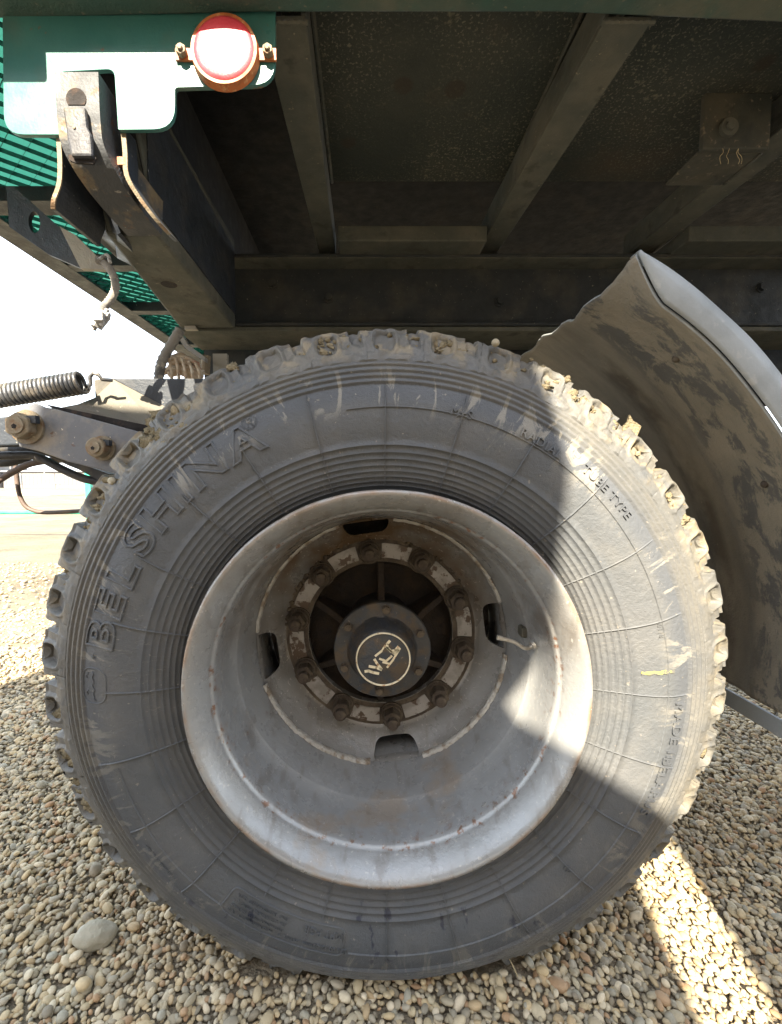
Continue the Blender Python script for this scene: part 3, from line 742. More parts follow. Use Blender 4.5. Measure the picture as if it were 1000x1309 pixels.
# disc with four hand holes
dp = [(.2372,.214),(.2320,.2215),(.2240,.232),(.2130,.2435),(.2030,.2540),(.1970,.2605),(.1915,.2655),(.1860,.2675),(.1500,.2675),(.1460,.2685),(.1455,.2750)]
back = [(r_ + (.003 if i < 8 else 0), y + .008) for i, (r_, y) in enumerate(dp)][::-1]
loop = dp + back[0:]
vv = []; seg = 180; n = len(loop)
for k in range(seg):
    a = 2 * PI * k / seg
    vv += [(r_ * math.cos(a), y, YO + r_ * math.sin(a)) for r_, y in loop]
ff = [[k*n + i, k*n + (i+1) % n, ((k+1) % seg)*n + (i+1) % n, ((k+1) % seg)*n + i] for k in range(seg) for i in range(n)]
dm = mesh('disc_tmp', vv, ff, M['disc'], True); do = obj('disc_tmp', dm)
bm = bmesh.new(); bm.from_mesh(dm); bmesh.ops.recalc_face_normals(bm, faces=bm.faces); bm.to_mesh(dm); bm.free()
cut = MB()
for k in range(4):
    a = D2(7.6 + 90 * k)
    pl = roundpoly([(.2060, -.037), (.2325, -.046), (.2325, .046), (.2060, .037)], [.014, .008, .008, .014], 6)
    P = [(x * math.cos(a) - z * math.sin(a), .19, YO + x * math.sin(a) + z * math.cos(a)) for x, z in pl]
    cut.prism(P, (0, .10, 0))
cm = mesh('cut_tmp', cut.v, cut.f, M['disc']); co = obj('cut_tmp', cm)
bm = bmesh.new(); bm.from_mesh(cm); bmesh.ops.recalc_face_normals(bm, faces=bm.faces); bm.to_mesh(cm); bm.free()
bo = do.modifiers.new('b', 'BOOLEAN'); bo.operation = 'DIFFERENCE'; bo.solver = 'EXACT'; bo.object = co
dg = bpy.context.evaluated_depsgraph_get(); dg.update(); dfin = bpy.data.meshes.new_from_object(do.evaluated_get(dg)); dfin.name = 'disc'
bpy.data.objects.remove(do); bpy.data.objects.remove(co)
dfin.polygons.foreach_set('use_smooth', [True] * len(dfin.polygons)); dfin.set_sharp_from_angle(angle=D2(40))
disc = obj('wheel_disc', dfin, wheel)
# weld bead where disc meets barrel
v, f = lathe([(.2385,.206),(.2350,.2070),(.2330,.2110),(.2325,.2165),(.2340,.2200)], 420, rnd=lambda a, i, r_, y: (r_ - .0012 * noise.noise(Vector((math.cos(a)*28, math.sin(a)*28, 0))), y - .0018 * abs(math.sin(a * 150)) - .003 * noise.noise(Vector((math.cos(a)*9, math.sin(a)*9, 1)))))
# broken at the hand holes
ff = []
for q in f:
    c = sum((Vector(v[i]) for i in q), Vector()) / 4; th = math.degrees(math.atan2(c.z - YO, c.x)) - 7.6
    if abs((th + 45) % 90 - 45) > 12.5: ff.append(q[::-1])
obj('weld_seam', mesh('weld_seam', v, ff, M['weld'], True), disc)
# rusty stud ring face and chipped white bands between the nuts
v, f = lathe([(.1905,.2655),(.1880,.2658),(.1490,.2658),(.1465,.2670)], 160, rnd=lambda a, i, r_, y: (r_, y - .0006 * noise.noise(Vector((math.cos(a)*20, math.sin(a)*20, i)))))
obj('stud_ring', mesh('stud_ring', v, [q[::-1] for q in f], M['rust'], True), disc)
for k in range(10):
    mid = 97.8 + 18 + 36 * k; vv = []; nA = 10
    for i in range(nA + 1):
        a = D2(mid - 9.6 + 19.2 * i / nA)
        for r_, y in ((.1545,.2645),(.1550,.2628),(.1835,.2628),(.1840,.2645)):
            r_ += .0008 * noise.noise(Vector((i * .8, k * 3, r_ * 100))); vv.append((r_ * math.cos(a), y, YO + r_ * math.sin(a)))
    ff = [[i*4 + j, i*4 + j + 1, (i+1)*4 + j + 1, (i+1)*4 + j][::-1] for i in range(nA) for j in range(3)]
    obj('white_band', mesh('white_band', vv, ff, M['whitepaint']), disc)
# wheel nuts: washer, collar, hex nut, stud end
def nut_parts():
    w_ = MB().cyl((0, 0, 0), (0, -.005, 0), .0240, 24).cyl((0, -.005, 0), (0, -.010, 0), .0225, 24, r2=.0195)
    h = MB(); h.cyl((0, -.009, 0), (0, -.032, 0), .0182, 6).cyl((0, -.032, 0), (0, -.035, 0), .0170, 12, r2=.0130)
    s_ = MB().cyl((0, -.034, 0), (0, -.047, 0), .0108, 16).cyl((0, -.047, 0), (0, -.0485, 0), .0108, 16, r2=.0085)
    return [mesh('n', m.v, m.f, M['rust'], False) for m in (w_, h, s_)]
nw, nh, ns_ = nut_parts()
for k in range(10):
    a = D2(97.8 - 36 * k); p = (.1675 * math.cos(a), .2650, YO + .1675 * math.sin(a))
    n_ = obj('wheel_nut', nh, wheel, p, (random.uniform(-.02, .02), random.uniform(0, 1), 0))
    b_ = n_.modifiers.new('bevel', 'BEVEL'); b_.width = .0012; b_.segments = 2
    obj('washer', nw, n_); obj('stud', ns_, n_)
# hub casting behind the disc
v, f = lathe([(.1470,.272),(.1440,.300),(.1300,.318),(.0900,.322),(.0700,.322)], 96)
hub = obj('hub', mesh('hub', v, [q[::-1] for q in f], M['hubdark'], True), wheel)
v, f = lathe([(.2370,.330),(.1500,.345),(.1400,.318)], 96); obj('brake_drum', mesh('brake_drum', v, [q[::-1] for q in f], M['hubdark'], True), hub)
for k in range(6):
    a = D2(30 + 60 * k + (5 if k == 2 else 0)); ca, sa = math.cos(a), math.sin(a); tx, tz = -sa * .0065, ca * .0065
    mb = MB(); pts = [(.068, .215), (.100, .245), (.144, .272), (.144, .318), (.068, .322)]
    mb.prism([(r_ * ca + tx, y, YO + r_ * sa + tz) for r_, y in pts], (-2 * tx, 0, -2 * tz)); mb.build('hub_rib', M['hubdark'], hub, bevel=.002)
# hub cap
v, f = lathe([(.070,.322),(.070,.200),(.0860,.196),(.0880,.190),(.0883,.1765),(.0865,.1745),(.0640,.1735),(.0605,.1700),(.0560,.1560),(.0510,.1400),(.0475,.1345),(.0455,.1335),(.0010,.1335)], 96,
             rnd=lambda a, i, r_, y: (r_ + (.0006 * noise.noise(Vector((math.cos(a)*6, math.sin(a)*6, i * .2))) if i > 2 else 0), y))
cap = obj('hub_cap', mesh('hub_cap', v, [q[::-1] for q in f], M['cap'], True), wheel); cap.data.set_sharp_from_angle(angle=D2(42))
bolt = MB().cyl((0, 0, 0), (0, -.0015, 0), .0085, 16).cyl((0, -.0015, 0), (0, -.0075, 0), .0068, 6); bme = mesh('cap_bolt', bolt.v, bolt.f, M['rust'])
for d in (85, 25, -30, -94, 205, 145):
    obj('cap_bolt', bme, cap, ((.0755) * math.cos(D2(d)), .1740, YO + .0755 * math.sin(D2(d))), (0, random.uniform(0, 1), 0))
v, f = lathe([(.0470,.1350),(.0472,.1315),(.0462,.1303),(.0450,.1305),(.0446,.1335)], 96); obj('emblem_ring', mesh('emblem_ring', v, [q[::-1] for q in f], M['emblem'], True), cap)
K = .000189
def est(x, y): return Vector(((x - 503) * K, .1322, YO - (y - 570) * K))
mb = MB()
for pl, wd in (([(338,684),(372,680),(410,694),(462,704)], .0022), ([(376,636),(440,648),(488,668)], .0021), ([(424,572),(452,618),(488,662)], .0022), ([(432,540),(488,494)], .0018), ([(488,494),(520,440)], .0012), ([(470,566),(530,588),(580,540)], .0017),
               ([(520,448),(600,520)], .0013), ([(540,646),(590,580),(656,468)], .0016), ([(500,598),(556,612)], .0015), ([(562,400),(538,428),(540,462),(574,498),(612,486),(640,454)], .0022), ([(600,520),(640,480)], .0026)):
    P = [est(*p) for p in pl]
    for a_, b_ in zip(P, P[1:]):
        d = (b_ - a_).normalized(); nn = Vector((-d.z, 0, d.x)) * wd; e = d * wd * .4
        mb.prism([a_ - nn - e, b_ - nn + e, b_ + nn + e, a_ + nn - e], (0, .0010, 0))
mb.build('emblem_letters', M['emblem'], cap)['kind'] = 'stuff'
# valve tube
mb = MB(); mb.tube([(.2475,.108,YO+.034),(.238,.105,YO+.030),(.228,.100,YO+.033),(.212,.098,YO+.043),(.192,.098,YO+.049)], .0032, 10, smooth_n=6); mb.cyl((.2490,.108,YO+.035), (.2440,.107,YO+.033), .0062, 12); mb.cyl((.192,.098,YO+.049), (.184,.098,YO+.051), .0040, 10)
mb.build('valve_stem', M['whitetube'], wheel, auto=40)
mb = MB(); mb.box((.236,.130,YO+.038), (.246,.150,YO+.056)); mb.build('valve_clip', M['chassis'], wheel, bevel=.002)
# hanging drip of straw-like dirt on the ring, small rust clots
lumps('rust_clot', [(.19*math.cos(D2(d)), .264, YO+.19*math.sin(D2(d)), random.uniform(.002,.0045)) for d in [random.uniform(20, 175) for _ in range(40)]], disc, M['rust'])

# ------------------------------------------------------------------ inner wheel of the pair and the axle
iw = base('inner_truck_wheel', (0, .36, 0), 'second truck wheel of the pair, hidden behind the outer one', 'wheel')
v, f = lathe([(.262,.39),(.30,.372),(.36,.355),(.41,.352),(.45,.365),(.48,.385),(.512,.42),(.515,.60),(.45,.65),(.30,.65)], 96)
L = Vector((0, .36, 0)); m_ = mesh('tyre', [Vector(q) - L for q in settle(v)], [q[::-1] for q in f], M['tyre'], True); obj('tyre', m_, iw)
v, f = lathe([(.285,.372),(.275,.360),(.262,.366),(.255,.39),(.245,.50),(.237,.60)], 96)
obj('rim', mesh('rim', [Vector(q) - L for q in v], [q[::-1] for q in f], M['disc'], True), iw)

# ------------------------------------------------------------------ the truck
truck = base('dump_truck', (-.6, .1, 0), 'green dump truck over the muddy wheel, its dusty underside and rear corner in view', 'truck')
ZB = 1.383                                                 # underside of the body frame
# outer side rail, its underside in view along the top edge
mb = MB(); prof_ = [(-.52, .004), (-.16, -.004), (.21, -.004), (.60, .012), (1.4, .04)]
lo = [(x, -.052, ZB) for x, y in prof_] + [(x, y, ZB) for x, y in prof_[::-1]]
mb.prism(lo, (0, 0, .12)); mb.build('side_rail', M['rail_green'], truck, bevel=.003)
mb = MB(); mb.box((-.66, -.100, ZB + .005), (-.458, .002, ZB + .13)); mb.build('corner_block', M['dark_steel'], truck, bevel=.004)
# cross beams running away under the floor
def cross(x0, x1, y0, y1, xa=None, xb=None, fl=.05):
    xa = x0 if xa is None else xa; xb = x1 if xb is None else xb
    mb = MB(); t_ = .006
    mb.prism([(x0, y0, ZB), (x1, y0, ZB), (xb, y1, ZB), (xa, y1, ZB)], (0, 0, t_))
    mb.prism([(x0, y0, ZB + t_ + .0005), (x0 + t_, y0, ZB + t_ + .0005), (xa + t_, y1, ZB + t_ + .0005), (xa, y1, ZB + t_ + .0005)], (0, 0, fl))
    mb.prism([(x1 - t_, y0, ZB + t_ + .0005), (x1, y0, ZB + t_ + .0005), (xb, y1, ZB + t_ + .0005), (xb - t_, y1, ZB + t_ + .0005)], (0, 0, fl))
    return mb.build('cross_beam', M['beam'], truck, bevel=.0015)
cross(-.166, -.107, .0045, .60, -.150, -.108)
cross(.277, .338, .0055, .60, .255, .306)
cross(.672, .730, .016, .60, .648, .705)
cross(-.385, -.372, .17, .56, -.380, -.364, .02)
# body floor
mb = MB(); mb.box((-.150, .006, ZB + .070), (1.5, .41, ZB + .080)); mb.build('body_floor', M['floor_plate'], truck)
mb = MB(); mb.box((-.50, .006, ZB + .30), (1.5, 2.3, ZB + .31)); mb.box((-.50, .0065, ZB + .12), (-.44, 2.3, ZB + .2995)); mb.build('void_shade', M['shade_dark'], truck)  # dark sheets standing in for the deep shade above the floor
mb = MB(); mb.box((-.43, .0065, ZB + .09), (1.5, .0125, ZB + .2995)); mb.build('side_skirt', M['rail_green'], truck)
# far side of the body and far chassis rail shut out the light below
mb = MB(); mb.box((-.45, 2.301, 1.05), (1.5, 2.34, ZB + .12)); mb.build('far_side_rail', M['chassis'], truck)
# chassis rail: an open channel with flanges towards us, and the subframe strip under it
z_t = at(466, 328, .52).z; z_b = at(466, 416, .52).z
mb = MB(); mb.box((-.41, .52, z_t), (1.6, .585, z_t + .008)); mb.box((-.41, .577, z_b), (1.6, .585, z_t - .0005)); mb.box((-.41, .52, z_b), (1.6, .5765, z_b + .008))
mb.build('chassis_rail', M['web'], truck, bevel=.002)
mb = MB(); mb.box((-.41, .522, z_t - .003), (1.6, .5765, z_t - .0005)); mb.build('flange_plate', M['beam'], truck)
mb = MB(); mb.box((-.50, .524, z_b - .012), (1.6, .68, z_b - .001)); mb.build('subframe_flange', M['beam'], truck, bevel=.002)
mb = MB(); mb.box((-.50, .70, 1.02), (1.6, .715, ZB)); mb.build('chassis_side', M['web'], truck)
mb = MB(); mb.box((-.352, 1.42, 1.02), (1.6, 1.435, 1.38)); mb.build('far_chassis_rail', M['web'], truck)
# closing boxes between the beams above the rail
def tie(xa, xb):
    mb = MB(); z0 = at(466, 308, .46).z; z1 = at(466, 288, .46).z
    mb.box((xa, .46, z0), (xb, .58, z1)); mb.build('tie_box', M['beam'], truck, bevel=.003)
tie(-.095, .252); tie(.72, 1.1)
# bracket near the top corner with a knob and a few straws
mb = MB(); a = at(902, 118, .16); b = at(984, 190, .16)
mb.box((a.x, .16, b.z), (b.x, .17, a.z)); mb.box((b.x - .006, .1705, b.z), (b.x, .25, a.z)); mb.box((a.x, .1705, b.z), (b.x - .007, .25, b.z + .005)); br = mb.build('hanging_bracket', M['chassis'], truck, bevel=.002)
c = at(933, 162, .155); mb = MB(); mb.cyl((c.x, .162, c.z), (c.x, .154, c.z), .014, 20).cyl((c.x, .1535, c.z), (c.x, .150, c.z), .007, 12); mb.build('bracket_knob', M['beam'], br, auto=40)
mb = MB()
for i in range(4):
    p = at(925 + i * 7 + random.uniform(-4, 4), 190, .158); q = [p + Vector((.0022 * math.sin(k * 2 + i) + .001 * k * (i - 1), 0, -.006 * k)) for k in range(5)]
    mb.tube(q, .0004, 4, smooth_n=3)
mb.build('caught_straw', M['straw'], br)['kind'] = 'stuff'

# green end plate with its cut-out
YP = .0
def P2(px, py, y=YP):
    p = at(px, py, y); return (p.x, p.z)
outer = [P2(3, 14), P2(352, 6), P2(352, 108), P2(224, 112), P2(224, 165), P2(151, 166), P2(146, 88), P2(74, 92), P2(77, 172), P2(5, 172)]
X = lambda l: l
pts = roundpoly([outer[0], outer[1], outer[2], outer[3], outer[4], outer[5], outer[6], outer[7], outer[8], outer[9]], [0, 0, .028, .004, .028, .002, .010, .010, .002, .026], 6)
mb = MB(); mb.prism([(x, YP, z) for x, z in pts], (0, .006, 0)); plate = mb.build('rear_plate', M['green'], truck, bevel=.0006)
# round reflector on two ears
c = at(286, 61, -.012); rr_ = .0405
mb = MB(); mb.cyl((c.x, -.001, c.z), (c.x, -.0115, c.z), rr_ + .0030, 48, r2=rr_ + .001)
for sgn in (-1, 1):
    mb.box((c.x + sgn * .052 - .012, -.004, c.z - .007), (c.x + sgn * .052 + .012, -.001, c.z + .007))
refl = mb.build('reflector', M['orange'], truck, auto=40)
lens = MB(); prof_l = [(0.0005, .0), (.02, .0005), (.033, .002), (.0375, .004), (.0388, .0065)]
v = []; 
for k in range(48):
    a = 2*PI*k/48
    for r_, y in prof_l: v.append((c.x + r_*math.cos(a), -.0160 + y, c.z + r_*math.sin(a)))
n = len(prof_l); lens.add(v, [[k*n+i, ((k+1)%48)*n+i, ((k+1)%48)*n+i+1, k*n+i+1] for k in range(48) for i in range(n-1)])
lens.build('lens', M['lens'], refl, True)
for sgn in (-1, 1):
    mb = MB(); X0 = c.x + sgn * .0545; mb.cyl((X0, -.0045, c.z), (X0, -.012, c.z), .0068, 6); mb.cyl((X0, -.012, c.z), (X0, -.015, c.z), .0035, 10); mb.build('bolt', M['nut_tan'], refl, bevel=.0008)

# hinge: curved hook arm between two side lugs, in front of the plate's cut-out
def strip_solid(front, half_w, th, name, mat, y_f=None, hole=None):
    pass
# path of the arm's front face (z, y): straight down, then curving away under the body
path = [(1.318, -.020), (1.300, -.020), (1.26, -.020), (1.225, -.016), (1.205, -.006), (1.190, .012), (1.180, .035), (1.172, .065), (1.167, .095)]
path = [( (z - 1.168) * (at(100, 92, -.02).z - 1.168) / (1.318 - 1.168) + 1.168, y) for z, y in path]
xa = at(73, 150, -.02).x; xb = at(128, 150, -.02).x
pc = catmull([Vector((0, y, z)) for z, y in path], 5); n = len(pc)
hb = MB(); vv = []
for i, p in enumerate(pc):
    t = (pc[min(i+1, n-1)] - pc[max(i-1, 0)]).normalized(); nn = Vector((0, t.z, -t.y))
    if nn.y < 0: nn = -nn
    k = i / (n - 1); sx = .030 * max(0, k - .35)
    for (x, d) in ((xa + sx * 1.2, 0), (xb + sx * 1.1, 0), (xb + sx * 1.1, .055), (xa + sx * 1.2, .055)):
        vv.append(Vector((x, p.y, p.z)) + nn * d)
ff = [[i*4 + k, (i+1)*4 + k, (i+1)*4 + (k+1) % 4, i*4 + (k+1) % 4] for i in range(n-1) for k in range(4)] + [[0, 1, 2, 3], [(n-1)*4 + k for k in (3, 2, 1, 0)]]
hb.add(vv, ff); harm = hb.build('hinge_arm', M['hinge'], truck, bevel=.004)
bm = bmesh.new(); bm.from_mesh(harm.data); bmesh.ops.recalc_face_normals(bm, faces=bm.faces); bm.to_mesh(harm.data); bm.free()
cc = at(98, 127, -.02)
M['hole'] = grimy('hole_shade', (.012, .010, .010), [((.05, .03, .02), 60, .5, .6, .6)], rough=.9)  # near-black standing in for the shade inside holes and gaps
# D-shaped bore of the hinge: a flat plate, its inner shade put into the colour
pl = [(cc.x + .0125 * math.cos(a), cc.z + .0125 * math.sin(a)) for a in [D2(-35 + 250 * k / 20) for k in range(21)]]
mb = MB(); mb.prism([(x, -.0212, z) for x, z in pl], (0, .0008, 0)); mb.build('bore', M['hole'], harm)
# worn latch tongue lying on the arm
lt = [P2(80, 137, -.028), P2(109, 136, -.028), P2(111, 162, -.028), P2(116, 172, -.028), P2(118, 200, -.028), P2(91, 200, -.028), P2(86, 178, -.028)]
mb = MB(); mb.prism([(x, -.029, z) for x, z in lt], (0, .0085, 0)); tg = mb.build('latch_tongue', M['tongue'], harm, bevel=.003)
mb = MB(); q = at(95, 163, -.0295); mb.cyl((q.x, -.0285, q.z), (q.x, -.0302, q.z), .0018, 8); mb.build('rivet', M['nut_tan'], tg)
# broken pocket under the tongue
mb = MB(); lt = [P2(88, 199, -.021), P2(118, 196, -.021), P2(124, 203, -.021), P2(120, 210, -.021), P2(98, 209, -.021), P2(90, 206, -.021)]
mb.prism([(x, -.0225, z) for x, z in lt], (0, .003, 0)); mb.build('pocket', M['hole'], harm)
# side lugs either side, each a bent flat bar standing on edge
def lug_bar(pxs, y_list, wid, name='hinge_lug', thick=.006):
    P = [at(px, py, y) for (px, py), y in zip(pxs, y_list)]
    P = catmull(P, 4); mb = MB(); vv = []
    n = len(P)
    for i, p in enumerate(P):
        vv += [p + Vector((0, 0, 0)), p + Vector((thick, 0, 0)), p + Vector((thick, wid, .004)), p + Vector((0, wid, .004))]
    ff = [[i*4 + k, (i+1)*4 + k, (i+1)*4 + (k+1) % 4, i*4 + (k+1) % 4] for i in range(n-1) for k in range(4)] + [[0, 1, 2, 3], [(n-1)*4 + k for k in (3, 2, 1, 0)]]
    mb.add(vv, ff); o = mb.build(name, M['dark_steel'], truck, bevel=.0008)
    eb = MB()
    for p, q in zip(P, P[1:]): eb.prism([p + Vector((0, -.0022, 0)), q + Vector((0, -.0022, 0)), q + Vector((thick, -.0022, 0)), p + Vector((thick, -.0022, 0))], (0, .002, 0))
    eb.build('dusty_lit_edge', M['nut_tan'], o)  # pale strip: dust and the sunlit edge both put into its colour
    bm = bmesh.new(); bm.from_mesh(o.data); bmesh.ops.recalc_face_normals(bm, faces=bm.faces); bm.to_mesh(o.data); bm.free(); return o
lug_bar([(72, 165), (75, 205), (74, 235), (67, 256), (66, 268)], [.008, .008, .009, .012, .018], .10)
lug_bar([(155, 164), (158, 195), (160, 225), (175, 252), (196, 280), (214, 300)], [.008, .009, .010, .018, .030, .045], .026, thick=.006)
# hinge beam: box running away from the hinge to the chassis, with a drain hole
zl = at(300, 420, .52).z
mb = MB(); A0, A1 = at(150, 300, .10), at(216, 300, .10)
xl0, xr0, xl1, xr1 = -.435, -.352, -.492, -.353
zt_ = ZB - .002; mb.add([(xl0, .11, zl), (xr0, .11, zl), (xr1, .519, zl), (xl1, .519, zl), (xl0, .010, zt_), (xr0, .010, zt_), (xr1, .519, zt_), (xl1, .519, zt_)], [[0,3,2,1],[4,5,6,7],[0,1,5,4],[1,2,6,5],[2,3,7,6],[3,0,4,7]])
hbm = mb.build('hinge_beam', M['beam'], truck, bevel=.006)
mb = MB(); mb.add([(xl0 + .004, .1085, zl + .004), (xr0 - .004, .1085, zl + .004), (xr0 - .004, .0115, zt_ - .004), (xl0 + .004, .0115, zt_ - .004)], [[0, 1, 2, 3]]); mb.build('end_shade', M['shade_dark'], hbm)  # dark sheet over the beam's front, shade put into its colour
q = at(216, 355, .28); mb = MB(); mb.tube([(q.x, q.y, zl + .0012), (q.x, q.y, zl - .0002)], .015, 24); mb.build('drain_hole', M['hole'], hbm)
mb = MB(); mb.prism([(xr1 + .0008, .08, zl + .03), (xr1 + .0008, .08, ZB - .02), (xr1 + .0008, .51, ZB - .02), (xr1 + .0008, .51, zl + .03)], (.002, 0, 0)); mb.build('beam_side', M['dark_steel'], hbm)
mb = MB(); mb.prism([at(130, 250, .07), at(150, 300, .09), at(190, 345, .25), at(150, 330, .25), at(118, 300, .15)], (.004, .002, .004)); mb.build('hinge_gusset', M['dark_steel'], truck)
# red tag between lug and plate
mb = MB(); q = at(152, 202, .002); mb.box((q.x - .006, .0065, q.z - .005), (q.x + .006, .012, q.z + .005)); mb.build('orange_clip', M['orange'], truck)

# rear mesh platform beside the body, seen from below
zp = ZB - .002; xe0, xe1 = -.925, -.845
mb = MB(); mb.prism([(xe0, -.2, zp), (xe0 + .06, -.2, zp), (xe1 + .06, 2.3, zp), (xe1, 2.3, zp)], (0, 0, .006)); mb.prism([(xe0, -.2, zp + .0065), (xe0 + .006, -.2, zp + .0065), (xe1 + .006, 2.3, zp + .0065), (xe1, 2.3, zp + .0065)], (0, 0, .07))
mb.build('platform_edge', M['dark_steel'], truck)
for y, wd in ((.36, .05), (.63, .035), (.94, .035), (1.30, .04), (1.75, .04)):
    mb = MB(); mb.box((-.90 + .03 * y, y, zp + .0005), (-.46, y + wd, zp + .03)); mb.build('platform_bar', M['dark_steel'], truck)
# expanded mesh: diamond strands, each row a twisted ribbon
def expanded(x0, x1, y0, y1, z, cx, cy, name):
    mb = MB(); nx = int((x1 - x0) / cx); ny = int((y1 - y0) / cy)
    for j in range(ny):
        for i in range(nx):
            X, Y = x0 + i * cx, y0 + j * cy; o_ = .5 * cx if j % 2 else 0
            a = Vector((X + o_, Y, z)); b = Vector((X + o_ + cx * .5, Y + cy, z)); c_ = Vector((X + o_ + cx, Y, z))
            for p, q in ((a, b), (b, c_)):
                d = (q - p).normalized(); s_ = Vector((-d.y, d.x, 0)) * .0026 ; tw = Vector((0, 0, .010))
                mb.add([p - s_, q - s_, q + s_ + tw, p + s_ + tw], [[0, 1, 2, 3]])
                mb.add([p - s_ - Vector((0,0,.0015)), q - s_ - Vector((0,0,.0015)), q - s_, p - s_], [[0, 1, 2, 3]])
    o = mb.build(name, M['mesh_green'], truck); o['kind'] = 'stuff'; return o
expanded(-.93, -.46, -.02, 1.9, zp + .036, .052, .021, 'expanded_mesh')
mb = MB(); mb.box((-1.0, -.2, ZB + .115), (-.51, 2.3, ZB + .118)); mb.build('green_sheet', M['tarp'], truck)['label'] = 'translucent turquoise sheet above the mesh'

# perforated bracket hanging beside the hinge
yb = .20
pg = [(8, 238), (17, 238), (72, 287), (98, 312), (104, 343), (62, 325), (12, 290)]
P = [at(px, py, yb) for px, py in pg]
# built as two faces round an oval hole
hc = at(44, 284, yb)
ring_o = [p - hc for p in P]; mb = MB(); K_ = 28
def ray_poly(ang):
    d = Vector((math.cos(ang), math.sin(ang)))
    best = None
    for i in range(len(ring_o)):
        a = Vector((ring_o[i].x, ring_o[i].z)); b = Vector((ring_o[(i+1) % len(ring_o)].x, ring_o[(i+1) % len(ring_o)].z)); e = b - a
        den = d.x * e.y - d.y * e.x
        if abs(den) < 1e-9: continue
        t = (a.x * e.y - a.y * e.x) / den; s_ = (a.x * d.y - a.y * d.x) / den
        if t > 0 and -1e-6 <= s_ <= 1 + 1e-6 and (best is None or t < best): best = t
    return d * (best or .01)
angs = sorted([2*PI*k/K_ - PI for k in range(K_)] + [math.atan2(p.z, p.x) for p in ring_o])
vv = []
for a in angs:
    o_ = ray_poly(a); vv += [(hc.x + o_.x, yb, hc.z + o_.y), (hc.x + .010*math.cos(a), yb, hc.z + .018*math.sin(a)), (hc.x + o_.x, yb + .008, hc.z + o_.y), (hc.x + .010*math.cos(a), yb + .008, hc.z + .018*math.sin(a))]
n = len(angs); ff = []
for k in range(n):
    a, b = k * 4, ((k+1) % n) * 4; ff += [[a, a+1, b+1, b], [a+2, b+2, b+3, a+3], [a, b, b+2, a+2], [a+1, a+3, b+3, b+1]]
mb.add(vv, ff); hold = mb.build('hanging_plate', M['dark_steel'], truck)
mb = MB(); mb.prism([at(76, 289, yb - .004), at(96, 300, yb - .004), at(128, 331, yb - .004), at(141, 345, yb - .004), at(103, 343, yb - .004)], (0, .010, 0)); mb.build('hanging_plate_lit_end', M['pale_steel'], hold)  # lit end of the plate, the light put into its pale colour
mb = MB(); mb.prism([at(100, 240, .12), at(128, 262, .12), at(200, 356, .40), at(150, 330, .40), at(76, 262, .12)], (.002, .012, .004)); mb.build('stay_plate', M['dark_steel'], truck)

# dangling cable with its loose connector
mb = MB(); P = [at(px, py, .14) for px, py in ((124, 332), (134, 336), (144, 350), (148, 366), (143, 380), (134, 392), (130, 402))]
cb = mb; mb.tube(P, .0062, 12, smooth_n=8, rf=lambda t: .0062 + .0007 * math.sin(t * 170)); cable = mb.build('cable', M['hose_dusty'], truck, True)
mb = MB(); a = at(131, 400, .14); b = at(121, 417, .14); mb.cyl(a, b, .014, 12, r2=.011); mb.cyl(b, b + (b - a) * .25, .005, 8)
d = (b - a).normalized(); mb.tube([a + Vector((-.016, -.004, .004)), a + Vector((.014, -.004, -.006))], .005, 6); mb.tube([a + Vector((.012, -.006, .004)), b + Vector((.014, -.006, -.002))], .004, 6); mb.box((a.x - .006, a.y - .018, a.z - .018), (a.x + .010, a.y - .010, a.z - .004))
mb.build('plug', M['plug'], cable, bevel=.001)
mb = MB(); mb.tube([at(126, 333, .135), at(137, 326, .135), at(141, 336, .135)], .003, 8, smooth_n=4); mb.build('cable_tie', M['plug'], cable)
# dusty hose and wrapped bundle above the suspension
yh = .40
mb = MB(); mb.tube([at(px, py, yh) for px, py in ((231, 421), (222, 436), (210, 456), (205, 470), (203, 486))], .0105, 14, smooth_n=6, rf=lambda t: .0105 + .0012 * math.sin(t * 60)); mb.build('dusty_hose', M['hose_dusty'], truck, True)
mb = MB(); random.seed(3)
for i in range(16):
    a = at(208 + random.uniform(0, 18), 456 + i * 1.6 + random.uniform(-3, 3), yh + .03); b = at(250 + random.uniform(-5, 12), 462 + i * 1.6 + random.uniform(-3, 6), yh + .03 + random.uniform(0, .03))
    mid = (a + b) / 2 + Vector((0, -.012, random.uniform(.0, .014))); mb.tube([a, mid, b], random.uniform(.004, .008), 7, smooth_n=5)
for i in range(5):
    a = at(214 + i * 9, 452 + i * 3, yh + .01); b = at(220 + i * 9, 488, yh + .01); mb.tube([a, (a+b)/2 + Vector((.006, -.008, 0)), b], .0035, 6, smooth_n=4)
bd = mb.build('wrapped_bundle', M['cloth'], truck, True); bd['kind'] = 'stuff'
mb = MB(); mb.tube([at(264, 455, .5), at(262, 478, .5)], .011, 14); mb.build('rusty_pin', M['nut_tan'], truck)
mb = MB(); a = at(272, 452, .5); b = at(291, 500, .5); mb.box((a.x, .5, b.z), (b.x, .515, a.z)); mb.build('grey_bracket', M['pale_steel'], truck)
mb = MB(); mb.prism([at(228, 432, .47), at(236, 444, .47), at(262, 462, .47), at(262, 456, .47), at(240, 440, .47), at(233, 428, .47)], (0, .02, 0)); mb.build('pale_lip', M['pale_steel'], truck)
mb = MB(); mb.prism([at(236, 398, .50), at(247, 412, .50), at(252, 421, .50), at(236, 421, .50)], (0, .012, 0)); mb.build('pale_gusset', M['pale_steel'], truck)

